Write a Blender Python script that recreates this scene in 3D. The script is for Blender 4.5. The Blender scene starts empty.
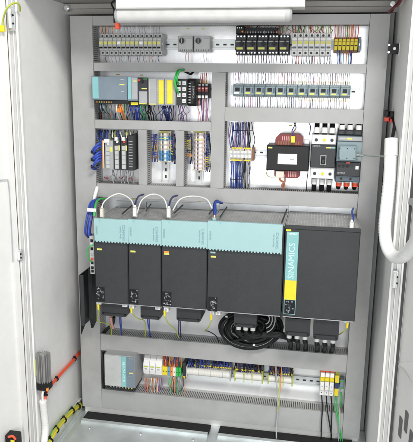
import bpy, bmesh, math, random
from mathutils import Vector, Euler, Matrix
random.seed(7)
R = random.random
S = bpy.context.scene
COL = S.collection

# ------------------------------------------------------------------ camera
CAM = Vector((0.890117, -2.233137, -0.239145))
ROT = Euler([math.radians(a) for a in (77.628844, -0.758661, 10.353317)], 'XYZ')
FPX, PW, PH = 612.5942, 413.0, 442.0
cd = bpy.data.cameras.new('camera'); cam = bpy.data.objects.new('camera', cd); COL.objects.link(cam)
cam.location = CAM; cam.rotation_euler = ROT
cd.sensor_fit = 'VERTICAL'; cd.sensor_height = 24.0; cd.lens = 24.0 * FPX / PH
cd.clip_start = 0.05; cd.clip_end = 100
S.camera = cam
# ------------------------------------------------------------------ world and lamps
w = bpy.data.worlds.new('World'); S.world = w; w.use_nodes = True
bg = w.node_tree.nodes['Background']; bg.inputs[0].default_value = (0.93, 0.96, 1.0, 1); bg.inputs[1].default_value = 0.55
def area(name, loc, target, size, power, col=(1, 1, 1), sy=None):
    l = bpy.data.lights.new(name, 'AREA'); l.energy = power; l.color = col; l.size = size
    if sy: l.shape = 'RECTANGLE'; l.size_y = sy
    o = bpy.data.objects.new(name, l); COL.objects.link(o); o.location = loc
    o.rotation_euler = (Vector(target) - Vector(loc)).to_track_quat('-Z', 'Y').to_euler()
    return o
area('room_light', (1.45, -2.5, 1.5), (0.4, 0, -0.9), 0.75, 62, (1.0, 0.97, 0.93), 0.5)
area('added_front_fill', (1.0, -3.0, -0.55), (0.5, 0, -0.65), 2.2, 35, (0.98, 0.99, 1.0), 1.3)  # made-up broad source in place of a flash, brightens plate and left wall
S.view_settings.view_transform = 'Standard'; S.view_settings.look = 'None'
S.view_settings.exposure = 0.34; S.view_settings.gamma = 1.0

# ------------------------------------------------------------------ geometry helpers
RM = ROT.to_matrix()
def at(u, v, Y=None, X=None, Z=None):
    d = RM @ Vector((u - PW/2, -(v - PH/2), -FPX))
    if Y is not None: t = (Y - CAM.y) / d.y
    elif X is not None: t = (X - CAM.x) / d.x
    else: t = (Z - CAM.z) / d.z
    return CAM + d * t
def on_plane(u, v, p, n):
    d = RM @ Vector((u - PW/2, -(v - PH/2), -FPX))
    return CAM + d * ((Vector(p) - CAM).dot(Vector(n)) / d.dot(Vector(n)))
def rect(u0, v0, u1, v1, Y):
    a, b, c, d = at(u0, v0, Y), at(u1, v0, Y), at(u1, v1, Y), at(u0, v1, Y)
    return (a.x + d.x)/2, (b.x + c.x)/2, (c.z + d.z)/2, (a.z + b.z)/2     # x0,x1,z0,z1

# ------------------------------------------------------------------ materials
MATS = {}
def mat(name, col, rough=0.5, metal=0.0, var=0.06, scale=30, bump=0.0, spec=0.5, bscale=None, grime=0.0):
    if name in MATS: return MATS[name]
    m = bpy.data.materials.new(name); m.use_nodes = True; nt = m.node_tree; N = nt.nodes; L = nt.links
    b = N['Principled BSDF']; b.inputs['Roughness'].default_value = rough; b.inputs['Metallic'].default_value = metal
    b.inputs['Specular IOR Level'].default_value = spec
    tc = N.new('ShaderNodeTexCoord')
    n = N.new('ShaderNodeTexNoise'); n.inputs['Scale'].default_value = scale; n.inputs['Detail'].default_value = 5
    L.new(tc.outputs['Object'], n.inputs['Vector'])
    r = N.new('ShaderNodeValToRGB'); r.color_ramp.elements[0].position = .3; r.color_ramp.elements[1].position = .7
    r.color_ramp.elements[0].color = [c*(1-var) for c in col[:3]] + [1]
    r.color_ramp.elements[1].color = [min(1, c*(1+var)) for c in col[:3]] + [1]
    L.new(n.outputs['Fac'], r.inputs['Fac']); out = r.outputs['Color']
    if grime:
        g = N.new('ShaderNodeTexNoise'); g.inputs['Scale'].default_value = 3.5; g.inputs['Detail'].default_value = 8; g.inputs['Roughness'].default_value = .7
        L.new(tc.outputs['Object'], g.inputs['Vector'])
        gr = N.new('ShaderNodeValToRGB'); gr.color_ramp.elements[0].position = .42; gr.color_ramp.elements[1].position = .62
        gr.color_ramp.elements[0].color = (1-grime, 1-grime, 1-grime*1.15, 1); gr.color_ramp.elements[1].color = (1, 1, 1, 1)
        L.new(g.outputs['Fac'], gr.inputs['Fac'])
        mx = N.new('ShaderNodeMixRGB'); mx.blend_type = 'MULTIPLY'; mx.inputs[0].default_value = 1
        L.new(out, mx.inputs[1]); L.new(gr.outputs['Color'], mx.inputs[2]); out = mx.outputs[0]
    L.new(out, b.inputs['Base Color'])
    rr = N.new('ShaderNodeMapRange'); rr.inputs['To Min'].default_value = max(.03, rough-.07); rr.inputs['To Max'].default_value = min(1, rough+.07)
    L.new(n.outputs['Fac'], rr.inputs['Value']); L.new(rr.outputs[0], b.inputs['Roughness'])
    if bump:
        bn = N.new('ShaderNodeTexNoise'); bn.inputs['Scale'].default_value = bscale or 400; bn.inputs['Detail'].default_value = 3
        L.new(tc.outputs['Object'], bn.inputs['Vector'])
        bp = N.new('ShaderNodeBump'); bp.inputs['Strength'].default_value = bump; bp.inputs['Distance'].default_value = .001
        L.new(bn.outputs['Fac'], bp.inputs['Height']); L.new(bp.outputs['Normal'], b.inputs['Normal'])
    MATS[name] = m; return m
M_duct = mat('duct_grey', (.350, .352, .347), .45, var=.03, bump=.2, grime=.10)
M_duct_in = mat('duct_slots', (.42, .42, .41), .6)
M_wall = mat('cabinet_paint', (.86, .86, .85), .42, var=.02, bump=.3, bscale=700, grime=.06)
M_frame = mat('frame_paint', (.74, .74, .72), .35, var=.02, bump=.25, bscale=700, grime=.03)
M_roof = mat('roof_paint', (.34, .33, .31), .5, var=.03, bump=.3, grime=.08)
M_plate = mat('plate_zinc', (.90, .91, .92), .25, .45, var=.05, scale=9, bump=.15, bscale=90, grime=.08)
M_void = mat('dark_gap', (.05, .05, .048), .7)
M_seal = mat('brown_seal', (.10, .07, .06), .8)
M_steel = mat('steel', (.72, .74, .75), .3, .9, var=.05)
M_zinc = mat('floor_zinc', (.70, .75, .76), .33, .55, var=.12, scale=8, bump=.2, bscale=60, grime=.14)
M_white = mat('white_plastic', (.70, .70, .68), .38)
M_wtag = mat('white_label', (.85, .85, .84), .6, var=.02)
M_lgrey = mat('light_grey_plastic', (.42, .43, .42), .45)
M_mgrey = mat('mid_grey_plastic', (.32, .33, .33), .45)
M_dgrey = mat('dark_grey_plastic', (.028, .030, .032), .45, var=.08, bump=.2, spec=.35)
M_drive = mat('drive_grey', (.034, .037, .039), .5, var=.05, bump=.35, bscale=900, grime=.12, spec=.35)
M_black = mat('black_plastic', (.011, .011, .012), .45, spec=.25)
M_rubber = mat('black_foam', (.014, .014, .015), .95, bump=.6)
M_grille = mat('grille_metal', (.50, .50, .49), .42, .6)
M_ink = mat('teal_ink', (.14, .29, .31), .5)
M_pale = mat('pale_ink', (.55, .80, .80), .5)
M_tealp = mat('teal_paint', (.20, .44, .45), .42)
M_slot = mat('slot_dark', (.12, .12, .12), .6)
M_groove = mat('frame_groove_shade', (.50, .50, .49), .4)  # darker than the ridges, shade of the recesses put into the paint
M_diff = mat('lamp_diffuser', (.50, .50, .49), .35)
M_rail = mat('rail_zinc', (.58, .60, .60), .4, .6)
M_teal = mat('teal_cover', (.30, .47, .475), .42, var=.02, bump=.15)
M_teal2 = mat('teal_stripe', (.20, .44, .44), .42)
M_bgrey = mat('blue_grey', (.16, .205, .245), .42, var=.05)
M_contact = mat('contactor_blue_grey', (.20, .27, .29), .45)
M_dbg = mat('dark_blue_grey', (.055, .085, .11), .42)
M_yellow = mat('yellow', (.72, .58, .02), .45)
M_lemon = mat('label_yellow', (.62, .60, .14), .5)
M_orange = mat('orange', (.85, .27, .04), .45)
M_red = mat('red', (.62, .05, .03), .45)
M_rred = mat('orange_red', (.85, .10, .04), .45)
M_blue = mat('blue_pvc', (.025, .06, .34), .4, var=.2)
M_navy = mat('navy_pvc', (.02, .03, .13), .4)
M_lblue = mat('light_blue', (.10, .30, .52), .45)
M_green = mat('green_pvc', (.03, .40, .07), .4)
M_ygreen = mat('yellow_green', (.42, .48, .05), .45)
M_tube = mat('tube_cream', (.62, .61, .57), .4)
M_pink = mat('terminal_pink', (.72, .62, .60), .5)
M_beige = mat('terminal_beige', (.62, .58, .50), .5)
M_brown = mat('brown_pvc', (.22, .09, .04), .5)
M_coil = mat('coil_red', (.17, .018, .018), .5)
M_copper = mat('copper', (.75, .35, .2), .3, .8)
M_wgrey = mat('grey_pvc', (.35, .36, .38), .5)
M_pinkw = mat('pink_pvc', (.60, .30, .30), .5)
M_violet = mat('violet_pvc', (.28, .12, .32), .5)
M_wwhite = mat('white_pvc', (.80, .80, .78), .45)
M_heat = mat('aluminium', (.42, .42, .41), .35, .6)

# ------------------------------------------------------------------ mesh builder
ORG = {}
SPLIT = {'terminal_screw', 'screw', 'bolt', 'port_plug', 'terminal', 'terminal_plug', 'adjust_knob', 'divider_tag', 'port', 'yellow_band', 'end_cap', 'black_plug', 'red_plug', 'foot', 'brand_strip', 'yellow_strip', 'label_holder', 'plug_boot', 'rivet'}
class MB:
    def __init__(s): s.v = []; s.f = []; s.m = []; s.ms = []; s.sm = []
    def mi(s, m):
        if m not in s.ms: s.ms.append(m)
        return s.ms.index(m)
    def add(s, vs, fs, m, smooth=False):
        k = len(s.v); i = s.mi(m); s.v += [Vector(p) for p in vs]
        for f in fs: s.f.append([k+a for a in f]); s.m.append(i); s.sm.append(smooth)
    def box(s, x0, x1, y0, y1, z0, z1, m, ch=0.0):
        if x1 < x0: x0, x1 = x1, x0
        if y1 < y0: y0, y1 = y1, y0
        if z1 < z0: z0, z1 = z1, z0
        c = min(ch, (x1-x0)*.3, (z1-z0)*.3, (y1-y0)*.3)
        if c <= 0:
            s.add([(x0,y0,z0),(x1,y0,z0),(x1,y1,z0),(x0,y1,z0),(x0,y0,z1),(x1,y0,z1),(x1,y1,z1),(x0,y1,z1)],
                  [(0,3,2,1),(4,5,6,7),(0,1,5,4),(1,2,6,5),(2,3,7,6),(3,0,4,7)], m); return
        # chamfered front face and front edges
        v = [(x0+c,y0,z0+c),(x1-c,y0,z0+c),(x1-c,y0,z1-c),(x0+c,y0,z1-c),
             (x0,y0+c,z0),(x1,y0+c,z0),(x1,y0+c,z1),(x0,y0+c,z1),
             (x0,y1,z0),(x1,y1,z0),(x1,y1,z1),(x0,y1,z1)]
        s.add(v, [(0,1,2,3),(0,4,5,1),(1,5,6,2),(2,6,7,3),(3,7,4,0),(4,8,9,5),(5,9,10,6),(6,10,11,7),(7,11,8,4),(8,11,10,9)], m)
    def prism(s, poly, y0, y1, m):            # poly in x,z (front at y0)
        n = len(poly)
        vs = [(x, y0, z) for x, z in poly] + [(x, y1, z) for x, z in poly]
        s.add(vs, [list(range(n)), list(range(2*n-1, n-1, -1))] + [(i, i+n, (i+1) % n + n, (i+1) % n) for i in range(n)], m)
    def prismx(s, poly, x0, x1, m):           # poly in y,z
        n = len(poly)
        vs = [(x0, y, z) for y, z in poly] + [(x1, y, z) for y, z in poly]
        s.add(vs, [list(range(n)), list(range(2*n-1, n-1, -1))] + [(i, i+n, (i+1) % n + n, (i+1) % n) for i in range(n)], m)
    def cyl(s, p0, p1, r, m, n=14, r1=None, smooth=True):
        p0, p1 = Vector(p0), Vector(p1); r1 = r if r1 is None else r1
        q = (p1-p0).to_track_quat('Z', 'Y'); a = [2*math.pi*i/n for i in range(n)]
        e = [q @ Vector((math.cos(t), math.sin(t), 0)) for t in a]
        vs = [p0 + k*r for k in e] + [p1 + k*r1 for k in e]
        s.add(vs, [(i, (i+1) % n, (i+1) % n + n, i+n) for i in range(n)], m, smooth)
        s.add([p0 + k*r for k in e], [list(range(n-1, -1, -1))], m); s.add([p1 + k*r1 for k in e], [list(range(n))], m)
    def tube(s, pts, r, m, n=6, sub=5, cap=True):
        P = [Vector(p) for p in pts]
        if len(P) > 2:
            Q = []; E_ = [P[0]*2-P[1]] + P + [P[-1]*2-P[-2]]
            for i in range(1, len(E_)-2):
                a, b, c, d = E_[i-1], E_[i], E_[i+1], E_[i+2]
                for k in range(sub):
                    t = k/sub
                    Q.append(.5*((2*b)+(c-a)*t+(2*a-5*b+4*c-d)*t*t+(3*b-a-3*c+d)*t**3))
            Q.append(P[-1]); P = Q
        vs = []; up = Vector((.3, .9, .2))
        for i, p in enumerate(P):
            t = (P[min(i+1, len(P)-1)]-P[max(i-1, 0)])
            if t.length < 1e-9: t = Vector((0, 0, 1))
            t.normalize(); x = up - t*up.dot(t)
            if x.length < 1e-4: x = t.orthogonal()
            x.normalize(); up = x; y = t.cross(x)
            rr = r(i/(len(P)-1)) if callable(r) else r
            for k in range(n):
                a = 2*math.pi*k/n; vs.append(p + (x*math.cos(a)+y*math.sin(a))*rr)
        fs = [(i*n+k, i*n+(k+1) % n, (i+1)*n+(k+1) % n, (i+1)*n+k) for i in range(len(P)-1) for k in range(n)]
        s.add(vs, fs, m, True)
        if cap:
            L_ = (len(P)-1)*n
            s.add(vs[:n], [list(range(n-1, -1, -1))], m); s.add(vs[L_:], [list(range(n))], m)
    def pieces(s):
        # group faces into pieces that touch each other
        isl = []
        par = list(range(len(s.v)))
        def fd(a):
            while par[a] != a: par[a] = par[par[a]]; a = par[a]
            return a
        for f in s.f:
            for q in f[1:]: par[fd(q)] = fd(f[0])
        g = {}
        for k in range(len(s.v)): g.setdefault(fd(k), []).append(k)
        G = []
        for k, vs in g.items():
            lo = [min(s.v[i][a] for i in vs)-.0003 for a in range(3)]; hi = [max(s.v[i][a] for i in vs)+.0003 for a in range(3)]
            G.append([lo, hi, set(vs)])
        ch = True
        while ch:
            ch = False
            for i in range(len(G)):
                for j in range(len(G)-1, i, -1):
                    A, B = G[i], G[j]
                    if all(A[0][a] <= B[1][a] and B[0][a] <= A[1][a] for a in range(3)):
                        A[0] = [min(p, q) for p, q in zip(A[0], B[0])]; A[1] = [max(p, q) for p, q in zip(A[1], B[1])]; A[2] |= B[2]; G.pop(j); ch = True
        out = []
        for lo, hi, vs in G:
            n = MB(); idx = {k: i for i, k in enumerate(sorted(vs))}; n.v = [s.v[k] for k in sorted(vs)]
            for f, m, q in zip(s.f, s.m, s.sm):
                if f[0] in idx: n.f.append([idx[a] for a in f]); n.m.append(n.mi(s.ms[m])); n.sm.append(q)
            out.append(n)
        return out
    def build(s, name, parent=None, label=None, cat=None, group=None, kind=None, bevel=0, origin=None):
        if parent is not None and name in SPLIT:
            pc = s.pieces()
            if len(pc) > 1:
                for q in pc: o = q.build(name, parent)
                return o
        if parent is not None: o0 = ORG[parent.name]
        elif origin is not None: o0 = Vector(origin)
        else:
            xs = [p.x for p in s.v]; ys = [p.y for p in s.v]; zs = [p.z for p in s.v]
            o0 = Vector(((min(xs)+max(xs))/2, max(ys), min(zs)))
        me = bpy.data.meshes.new(name); me.from_pydata([p-o0 for p in s.v], [], s.f)
        for m in s.ms: me.materials.append(m)
        me.polygons.foreach_set('material_index', s.m); me.polygons.foreach_set('use_smooth', s.sm)
        bm = bmesh.new(); bm.from_mesh(me); bmesh.ops.recalc_face_normals(bm, faces=bm.faces); bm.to_mesh(me); bm.free()
        o = bpy.data.objects.new(name, me); COL.objects.link(o)
        if parent is not None: o.parent = parent
        else: o.location = o0
        ORG[o.name] = o0
        if bevel:
            bv = o.modifiers.new('bevel', 'BEVEL'); bv.width = bevel; bv.segments = 2; bv.limit_method = 'ANGLE'
        return tag(o, label, cat, group, kind)
def tag(o, label=None, cat=None, group=None, kind=None):
    for k, x in (('label', label), ('category', cat), ('group', group), ('kind', kind)):
        if x: o[k] = x
    return o
def thing(name, label, cat, loc, group=None):
    o = bpy.data.objects.new(name, None); COL.objects.link(o); o.location = loc; o.empty_display_size = .02
    ORG[o.name] = Vector(loc); return tag(o, label, cat, group)
def part(name, parent, m, *boxes, ch=0.0):
    b = MB()
    for x in boxes: b.box(*x, m, ch)
    return b.build(name, parent)
def text(s, parent, loc, size, m, rotz=0.0, name='lettering', depth=.0002, align='CENTER', sx=1.0):
    """raised letters on a face that looks to -Y; rotz turns them in the face"""
    c = bpy.data.curves.new(name, 'FONT'); c.body = s; c.size = size; c.extrude = depth; c.align_x = align; c.align_y = 'CENTER'; c.resolution_u = 2
    t = bpy.data.objects.new('tmp', c); COL.objects.link(t)
    dg = bpy.context.evaluated_depsgraph_get(); me = bpy.data.meshes.new_from_object(t.evaluated_get(dg))
    bpy.data.objects.remove(t); o0 = ORG[parent.name]
    T = Matrix.Translation(Vector(loc)-o0) @ Matrix.Rotation(math.radians(90), 4, 'X') @ Matrix.Rotation(rotz, 4, 'Z') @ Matrix.Diagonal((sx, 1, 1, 1))
    me.transform(T); me.materials.clear(); me.materials.append(m)
    o = bpy.data.objects.new(name, me); COL.objects.link(o); o.parent = parent; ORG[o.name] = o0
    return o
ORD = ['first', 'second', 'third', 'fourth', 'fifth', 'sixth', 'seventh', 'eighth', 'ninth', 'tenth', 'eleventh', 'twelfth', 'thirteenth', 'fourteenth', 'fifteenth', 'sixteenth', 'seventeenth', 'eighteenth', 'nineteenth', 'twentieth', 'twenty-first', 'twenty-second']

# ------------------------------------------------------------------ layout of the trunking (metres on the mounting plate)
X = dict(ol=0.0, il=.084, a3r=.2466, b3l=.28, b3r=.3869, c3l=.4178, r2=.5144, l2=.5642, ir=1.0356, orr=1.10)
Z = [0, -.0342, -.1595, -.1898, -.3073, -.3611, -.3943, -.3568, -.5958, -.6479, -1.1967, -1.266, -1.4326]
ZB = -1.518; ZF = -1.557; YF = -.375; XL = -.045; XR = 1.127

# ------------------------------------------------------------------ cabinet
cab = thing('electrical_cabinet', 'open light grey steel control cabinet holding all the switchgear', 'cabinet', (.54, 0, ZF))
part('mounting_plate', cab, M_plate, (-.004, 1.104, 0, .003, -1.552, .006))
part('back_panel', cab, M_void, (XL, XR, .045, .05, ZF, .05))  # near black, puts the shade of the gap behind the plate into the colour
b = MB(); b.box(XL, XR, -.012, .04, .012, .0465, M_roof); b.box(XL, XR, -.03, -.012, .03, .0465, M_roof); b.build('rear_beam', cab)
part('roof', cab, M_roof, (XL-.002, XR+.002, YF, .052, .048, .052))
part('side_wall', cab, M_wall, (XL-.004, XL, YF, .05, ZF-.05, .048))
part('side_wall', cab, M_wall, (XR, XR+.004, YF, .05, ZF-.05, .048))
def frame(side):
    b = MB(); sg = 1 if side == 'r' else -1; x = XR if side == 'r' else XL
    def bx(a, c, y0, y1, m): b.box(x+sg*a, x+sg*c, y0, y1, ZF-.5, .30, m)
    bx(-.001, .006, YF-.012, YF+.001, M_frame)
    bx(.006, .016, YF-.003, YF+.006, M_groove)
    bx(.016, .019, YF-.009, YF+.006, M_frame)
    bx(.019, .030, YF-.004, YF+.006, M_groove)
    bx(.030, .036, YF-.010, YF+.006, M_frame)
    o = b.build('frame_profile', cab, bevel=.001)
    b = MB(); bx(.036, .0435, YF-.016, YF+.004, M_seal if side == 'l' else M_void); b.build('seal', cab)
    return o
frame('l'); frame('r')
b = MB(); b.box(-4, 5, -5, 1.5, -2.11, -2.10, M_roof); b.build('floor', kind='structure')
# doors, opened towards the viewer
def door(side):
    sg = 1 if side == 'r' else -1; x = (XR if side == 'r' else XL)+sg*.045
    p0 = Vector((x, YF-.012, 0)); a = math.radians(12 if side == 'r' else 25)
    dr = Vector((sg*math.sin(a), -math.cos(a), 0)); n = Vector((-sg*math.cos(a), -math.sin(a), 0))
    b = MB()
    def slab(s0, s1, o0, o1, z0, z1, m=M_frame):
        vs = []
        for z in (z0, z1):
            for s_, o_ in ((s0, o0), (s1, o0), (s1, o1), (s0, o1)):
                p = p0+dr*s_+n*o_; vs.append((p.x, p.y, z))
        b.add(vs, [(0,3,2,1),(4,5,6,7),(0,1,5,4),(1,2,6,5),(2,3,7,6),(3,0,4,7)], m)
    slab(0, .62, -.002, 0, ZF-.5, .35); 
    if side == 'l': slab(0, .018, 0, .012, ZF-.5, .35)
    d = b.build('door', cab)
    return d, p0, dr, n, slab
dl = door('l'); dr_ = door('r')
# pressed frame with slots on the right door
d, p0, dv, nn, _ = dr_
def onr(u, v, off=0.0): return on_plane(u, v, p0+nn*off, nn)
b = MB()
for (u0, v0), (u1, v1) in (((401.0, 418), (399.5, 436)), ((407.0, 412.5), (405.2, 431)), ((411.5, 432), (410, 444))):
    a, c = onr(u0, v0, .0008), onr(u1, v1, .0008); r = .0042; vs = []
    for k in range(16):
        t = 2*math.pi*k/16; q = c if math.sin(t) < 0 else a
        vs.append(q + dv*r*math.cos(t)*3.4 + Vector((0, 0, r*math.sin(t))))
    b.add(vs, [list(range(16))], M_slot)
b.build('slot_holes', cab)
b = MB(); q = [onr(397, 363, .001), onr(404, 370, .012), onr(413.5, 384, .016), onr(418, 500, .016), onr(425, 360, .001)]
b.add([q[0], q[1], q[2], q[4]], [(0, 1, 2), (0, 2, 3)], M_frame); b.build('gusset', cab)
q0, q1 = onr(405.5, 196, .012), onr(416, 208, .012); b = MB(); vs = []
for o_ in (0, -.012):
    for a_, z_ in ((q0, q0.z), (q1, q0.z), (q1, q1.z), (q0, q1.z)): vs.append((a_.x+nn.x*o_, a_.y+nn.y*o_, z_))
b.add(vs, [(0,1,2,3),(7,6,5,4),(0,4,5,1),(1,5,6,2),(2,6,7,3),(3,7,4,0)], M_mgrey); b.build('hose_bracket', cab)
# left door inner edge box and lock
d, p0, dv, nn, _ = dl
def onl(u, v, off=0.0): return on_plane(u, v, p0+nn*off, nn)
b = MB(); b.tube([onl(-3, 181, .006), onl(5, 180, .006), onl(8.5, 184, .006), onl(11, 222, .006), onl(13, 262, .006)], .0015, M_wgrey, sub=4)
b.build('stiffener', cab)
lk = thing('door_lock', 'black lock box with red lever at the foot of the left door', 'lock', onl(14, 440, .02))
c0 = onl(13, 437, .03); b = MB(); b.box(c0.x-.021, c0.x+.021, c0.y-.02, c0.y+.02, c0.z-.06, c0.z+.012, M_black, .004); b.build('housing', lk)
b = MB(); b.tube([(c0.x-.004, c0.y-.024, c0.z+.014), (c0.x+.012, c0.y-.024, c0.z+.019), (c0.x+.02, c0.y-.02, c0.z+.006)], .004, M_rred); b.build('lever', lk)
b = MB(); b.box(c0.x+.002, c0.x+.016, c0.y-.0215, c0.y-.02, c0.z-.012, c0.z+.002, M_yellow); b.build('sticker', lk)
# hinges on the frame
def hinge(u, v, lab, w_=.010, h_=.035):
    p = at(u, v, YF-.014); t = thing('hinge', lab, 'hinge', p)
    part('leaf', t, M_steel, (p.x-w_, p.x+w_, p.y-.006, p.y, p.z-h_, p.z+h_), ch=.002)
    b = MB(); b.cyl((p.x-w_*.2, p.y-.010, p.z-h_*.8), (p.x-w_*.2, p.y-.010, p.z+h_*.8), .005, M_frame); b.build('pin', t)
    b = MB(); b.cyl((p.x+w_*.7, p.y-.009, p.z+h_*.3), (p.x+w_*.7, p.y-.006, p.z+h_*.3), .003, M_black, 8); b.cyl((p.x+w_*.7, p.y-.009, p.z-h_*.4), (p.x+w_*.7, p.y-.006, p.z-h_*.4), .003, M_black, 8); b.build('screw', t)
hinge(12, 19, 'steel hinge at the top of the left cabinet frame, below a green yellow wire')
hinge(20.5, 255, 'small hinge halfway down the left cabinet frame', .007, .018)
hinge(395, 279, 'steel hinge on the right cabinet frame just under the white hose', .008, .028)
# floor
b = MB(); b.box(XL, XR, YF-.02, .045, ZF-.004, ZF, M_zinc); tag(b.build('floor_pan', cab))
zf = ZF+.004
def floor_piece(u0, v0, u1, v1, th, lab, x0=None, x1=None):
    a, c = at(u0, v0, Z=zf+.008), at(u1, v1, Z=zf+.008); e = at(u0, v0+th, Z=zf+.008)
    y1 = min((a.y+c.y)/2, -.056); y0 = y1-abs(a.y-e.y)
    t = thing('gland_plate', lab, 'plate', ((a.x+c.x)/2, y1, ZF))
    b = MB(); b.box(a.x, c.x, YF-.015, y0, ZF+.0005, zf+.003, M_zinc, .002)
    b.box(a.x+.002, c.x-.002, y0-.018, y0-.0005, zf+.003, zf+.012, M_zinc); b.build('sheet', t)
    part('foam_strip', t, M_rubber, (a.x, c.x, y0, y1, ZF+.0005, zf+.008))
    b = MB()
    for k in range(3):
        xx = a.x+.05+(c.x-a.x-.1)*k/2; b.cyl((xx, y0-.05, zf+.003), (xx, y0-.05, zf+.006), .006, M_steel, 6)
    b.build('bolt', t)
floor_piece(88, 411, 211, 425, 8.3, 'zinc gland plate with black foam edge on the left of the cabinet floor')
floor_piece(220, 426.5, 352, 439.5, 8.3, 'zinc gland plate with black foam edge on the right of the cabinet floor')
part('added_plate_strip', cab, M_frame, (X['ol']+.001, 1.099, -.054, -.050, ZF+.0005, ZB-.0005))  # added light sheet for the lower plate edge, which the trunking would shade
b = MB(); b.box(XL+.002, XL+.03, YF, .0, ZF+.001, ZF+.014, M_zinc); b.box(XL+.002, XL+.012, YF, .0, ZF+.014, ZF+.03, M_frame); b.build('floor_rail', cab)
b = MB(); b.box(XR-.03, XR-.002, YF, .0, ZF+.001, ZF+.014, M_zinc); b.build('floor_rail', cab)
for (x, z, r) in ((XL+.022, .030, .010), (XR-.02, .033, .009)):
    b = MB(); b.cyl((x, -.03, z), (x, -.05, z), r, M_steel, 8); b.cyl((x, -.05, z), (x, -.056, z), r*.6, M_steel, 6); b.build('corner_bolt', cab)
# inner uprights seen in the gap on the right
part('upright', cab, M_mgrey, (1.108, 1.122, .012, .03, ZF, .02))

# ------------------------------------------------------------------ cable trunking
def fingers(b, a0, a1, fixed, vertical, ysolid=-.016, pitch=.0072, w_=.0042, th=.0016):
    """slotted side wall: fingers standing off the plate along an edge"""
    n = max(1, int((a1-a0)/pitch)); p = (a1-a0)/n
    def bx(s0, s1, y0, y1):
        if vertical: b.box(fixed-th/2, fixed+th/2, y0, y1, s0, s1, M_duct_in)
        else: b.box(s0, s1, y0, y1, fixed-th/2, fixed+th/2, M_duct_in)
    bx(a0, a1, ysolid, -.0005)
    for i in range(n):
        s = a0+p*(i+.5); bx(s-w_/2, s+w_/2, -.068, ysolid)
        if i % 1 == 0: pass
def duct(lab, x0, x1, z0, z1, vertical, rear=True, name='cable_duct', skip=()):
    t = thing(name, lab, 'cable duct', ((x0+x1)/2, 0, z0), None)
    b = MB(); e = .0005
    if vertical: b.box(x0+e, x1-e, -.0805, -.0785, z0, z1, M_duct, .0012); b.box(x0+e, x0+e+.0018, -.0785, -.070, z0, z1, M_duct); b.box(x1-e-.0018, x1-e, -.0785, -.070, z0, z1, M_duct)
    else: b.box(x0, x1, -.080, -.078, z0+e, z1-e, M_duct, .0012); b.box(x0, x1, -.078, -.070, z0+e, z0+e+.0018, M_duct); b.box(x0, x1, -.078, -.070, z1-e-.0018, z1-e, M_duct)
    b.build('cover', t)
    b = MB(); i = .004
    if vertical:
        fingers(b, z0, z1, x0+i, True); fingers(b, z0, z1, x1-i, True)
    else:
        fingers(b, x0, x1, z0+i, False); fingers(b, x0, x1, z1-i, False)
    b.box(x0+i, x1-i, -.003, -.0006, z0+i, z1-i, M_duct_in)
    b.build('slotted_wall', t)
    return t
e = .0004
duct('tall vertical trunking cover down the left side of the mounting plate', X['ol'], X['il']-e, ZB, Z[0]-e, True)
duct('tall vertical trunking cover down the right side of the mounting plate', X['ir']+e, X['orr'], ZB-.01, Z[0]-e, True)
duct('shallow top trunking above the uppermost row of breakers', X['il'], X['ir'], Z[1], Z[0], False)
duct('horizontal trunking between the breaker row and the contactor row', X['il'], X['ir'], Z[3], Z[2], False)
duct('short vertical trunking between controller and small contactors', X['r2']+e, X['l2']-e, Z[8]+e, Z[3]-e, True)
duct('horizontal trunking below the controller modules on the left', X['il'], X['r2'], Z[6], Z[5], False)
duct('horizontal trunking below the eleven small contactors', X['l2'], X['ir'], Z[7], Z[4], False)
duct('short vertical trunking right of the four grey interface modules', X['a3r']+e, X['b3l']-e, Z[8]+e, Z[6]-e, True)
duct('short vertical trunking between the two vertical terminal strips', X['b3r']+e, X['c3l']-e, Z[8]+e, Z[6]-e, True)
duct('horizontal trunking above the big dark drive modules', X['il'], X['ir'], Z[9], Z[8], False)
duct('horizontal trunking right below the big dark drive modules', X['il'], X['ir'], Z[11], Z[10], False)
duct('wide bottom trunking above the black foam strips', X['il'], X['ir'], ZB, Z[12], False)

# ------------------------------------------------------------------ rails
def rail_h(u0, u1, uc, vc, lab, zc=None, x0=None, x1=None, tilt=0):
    zc = at(uc, vc, -.008).z if zc is None else zc
    x0 = at(u0, vc, -.008).x if x0 is None else x0; x1 = at(u1, vc, -.008).x if x1 is None else x1
    b = MB(); m = M_rail
    b.box(x0, x1, -.002, -.0006, zc-.0125, zc+.0125, m); b.box(x0, x1, -.0085, -.002, zc+.0112, zc+.0125, m); b.box(x0, x1, -.0085, -.002, zc-.0125, zc-.0112, m)
    b.box(x0, x1, -.0098, -.0085, zc+.0112, zc+.0175, m); b.box(x0, x1, -.0098, -.0085, zc-.0175, zc-.0112, m)
    n = int((x1-x0)/.026)
    for i in range(n):
        xx = x0+.013+i*.026; b.box(xx-.006, xx+.006, -.0024, -.002, zc-.003, zc+.003, M_dgrey)
    return b.build('din_rail', None, lab, 'mounting rail')
def rail_v(xc, z0, z1, lab):
    b = MB(); m = M_frame
    b.box(xc-.0125, xc+.0125, -.002, -.0006, z0, z1, m); b.box(xc+.0112, xc+.0125, -.0085, -.002, z0, z1, M_rail); b.box(xc-.0125, xc-.0112, -.0085, -.002, z0, z1, M_rail)
    b.box(xc+.0112, xc+.0155, -.0098, -.0085, z0, z1, M_rail); b.box(xc-.0155, xc-.0112, -.0098, -.0085, z0, z1, M_rail)
    for i in range(int((z1-z0)/.026)):
        zz = z0+.013+i*.026; b.box(xc-.003, xc+.003, -.0024, -.002, zz-.006, zz+.006, M_dgrey)
    return b.build('din_rail', None, lab, 'mounting rail')
rail_h(0, 0, 200, 44.5, 'horizontal steel rail carrying the uppermost breaker row', x0=.092, x1=1.02)
rail_h(0, 0, 150, 88, 'horizontal steel rail behind the controller modules', x0=.092, x1=.508)
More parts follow.
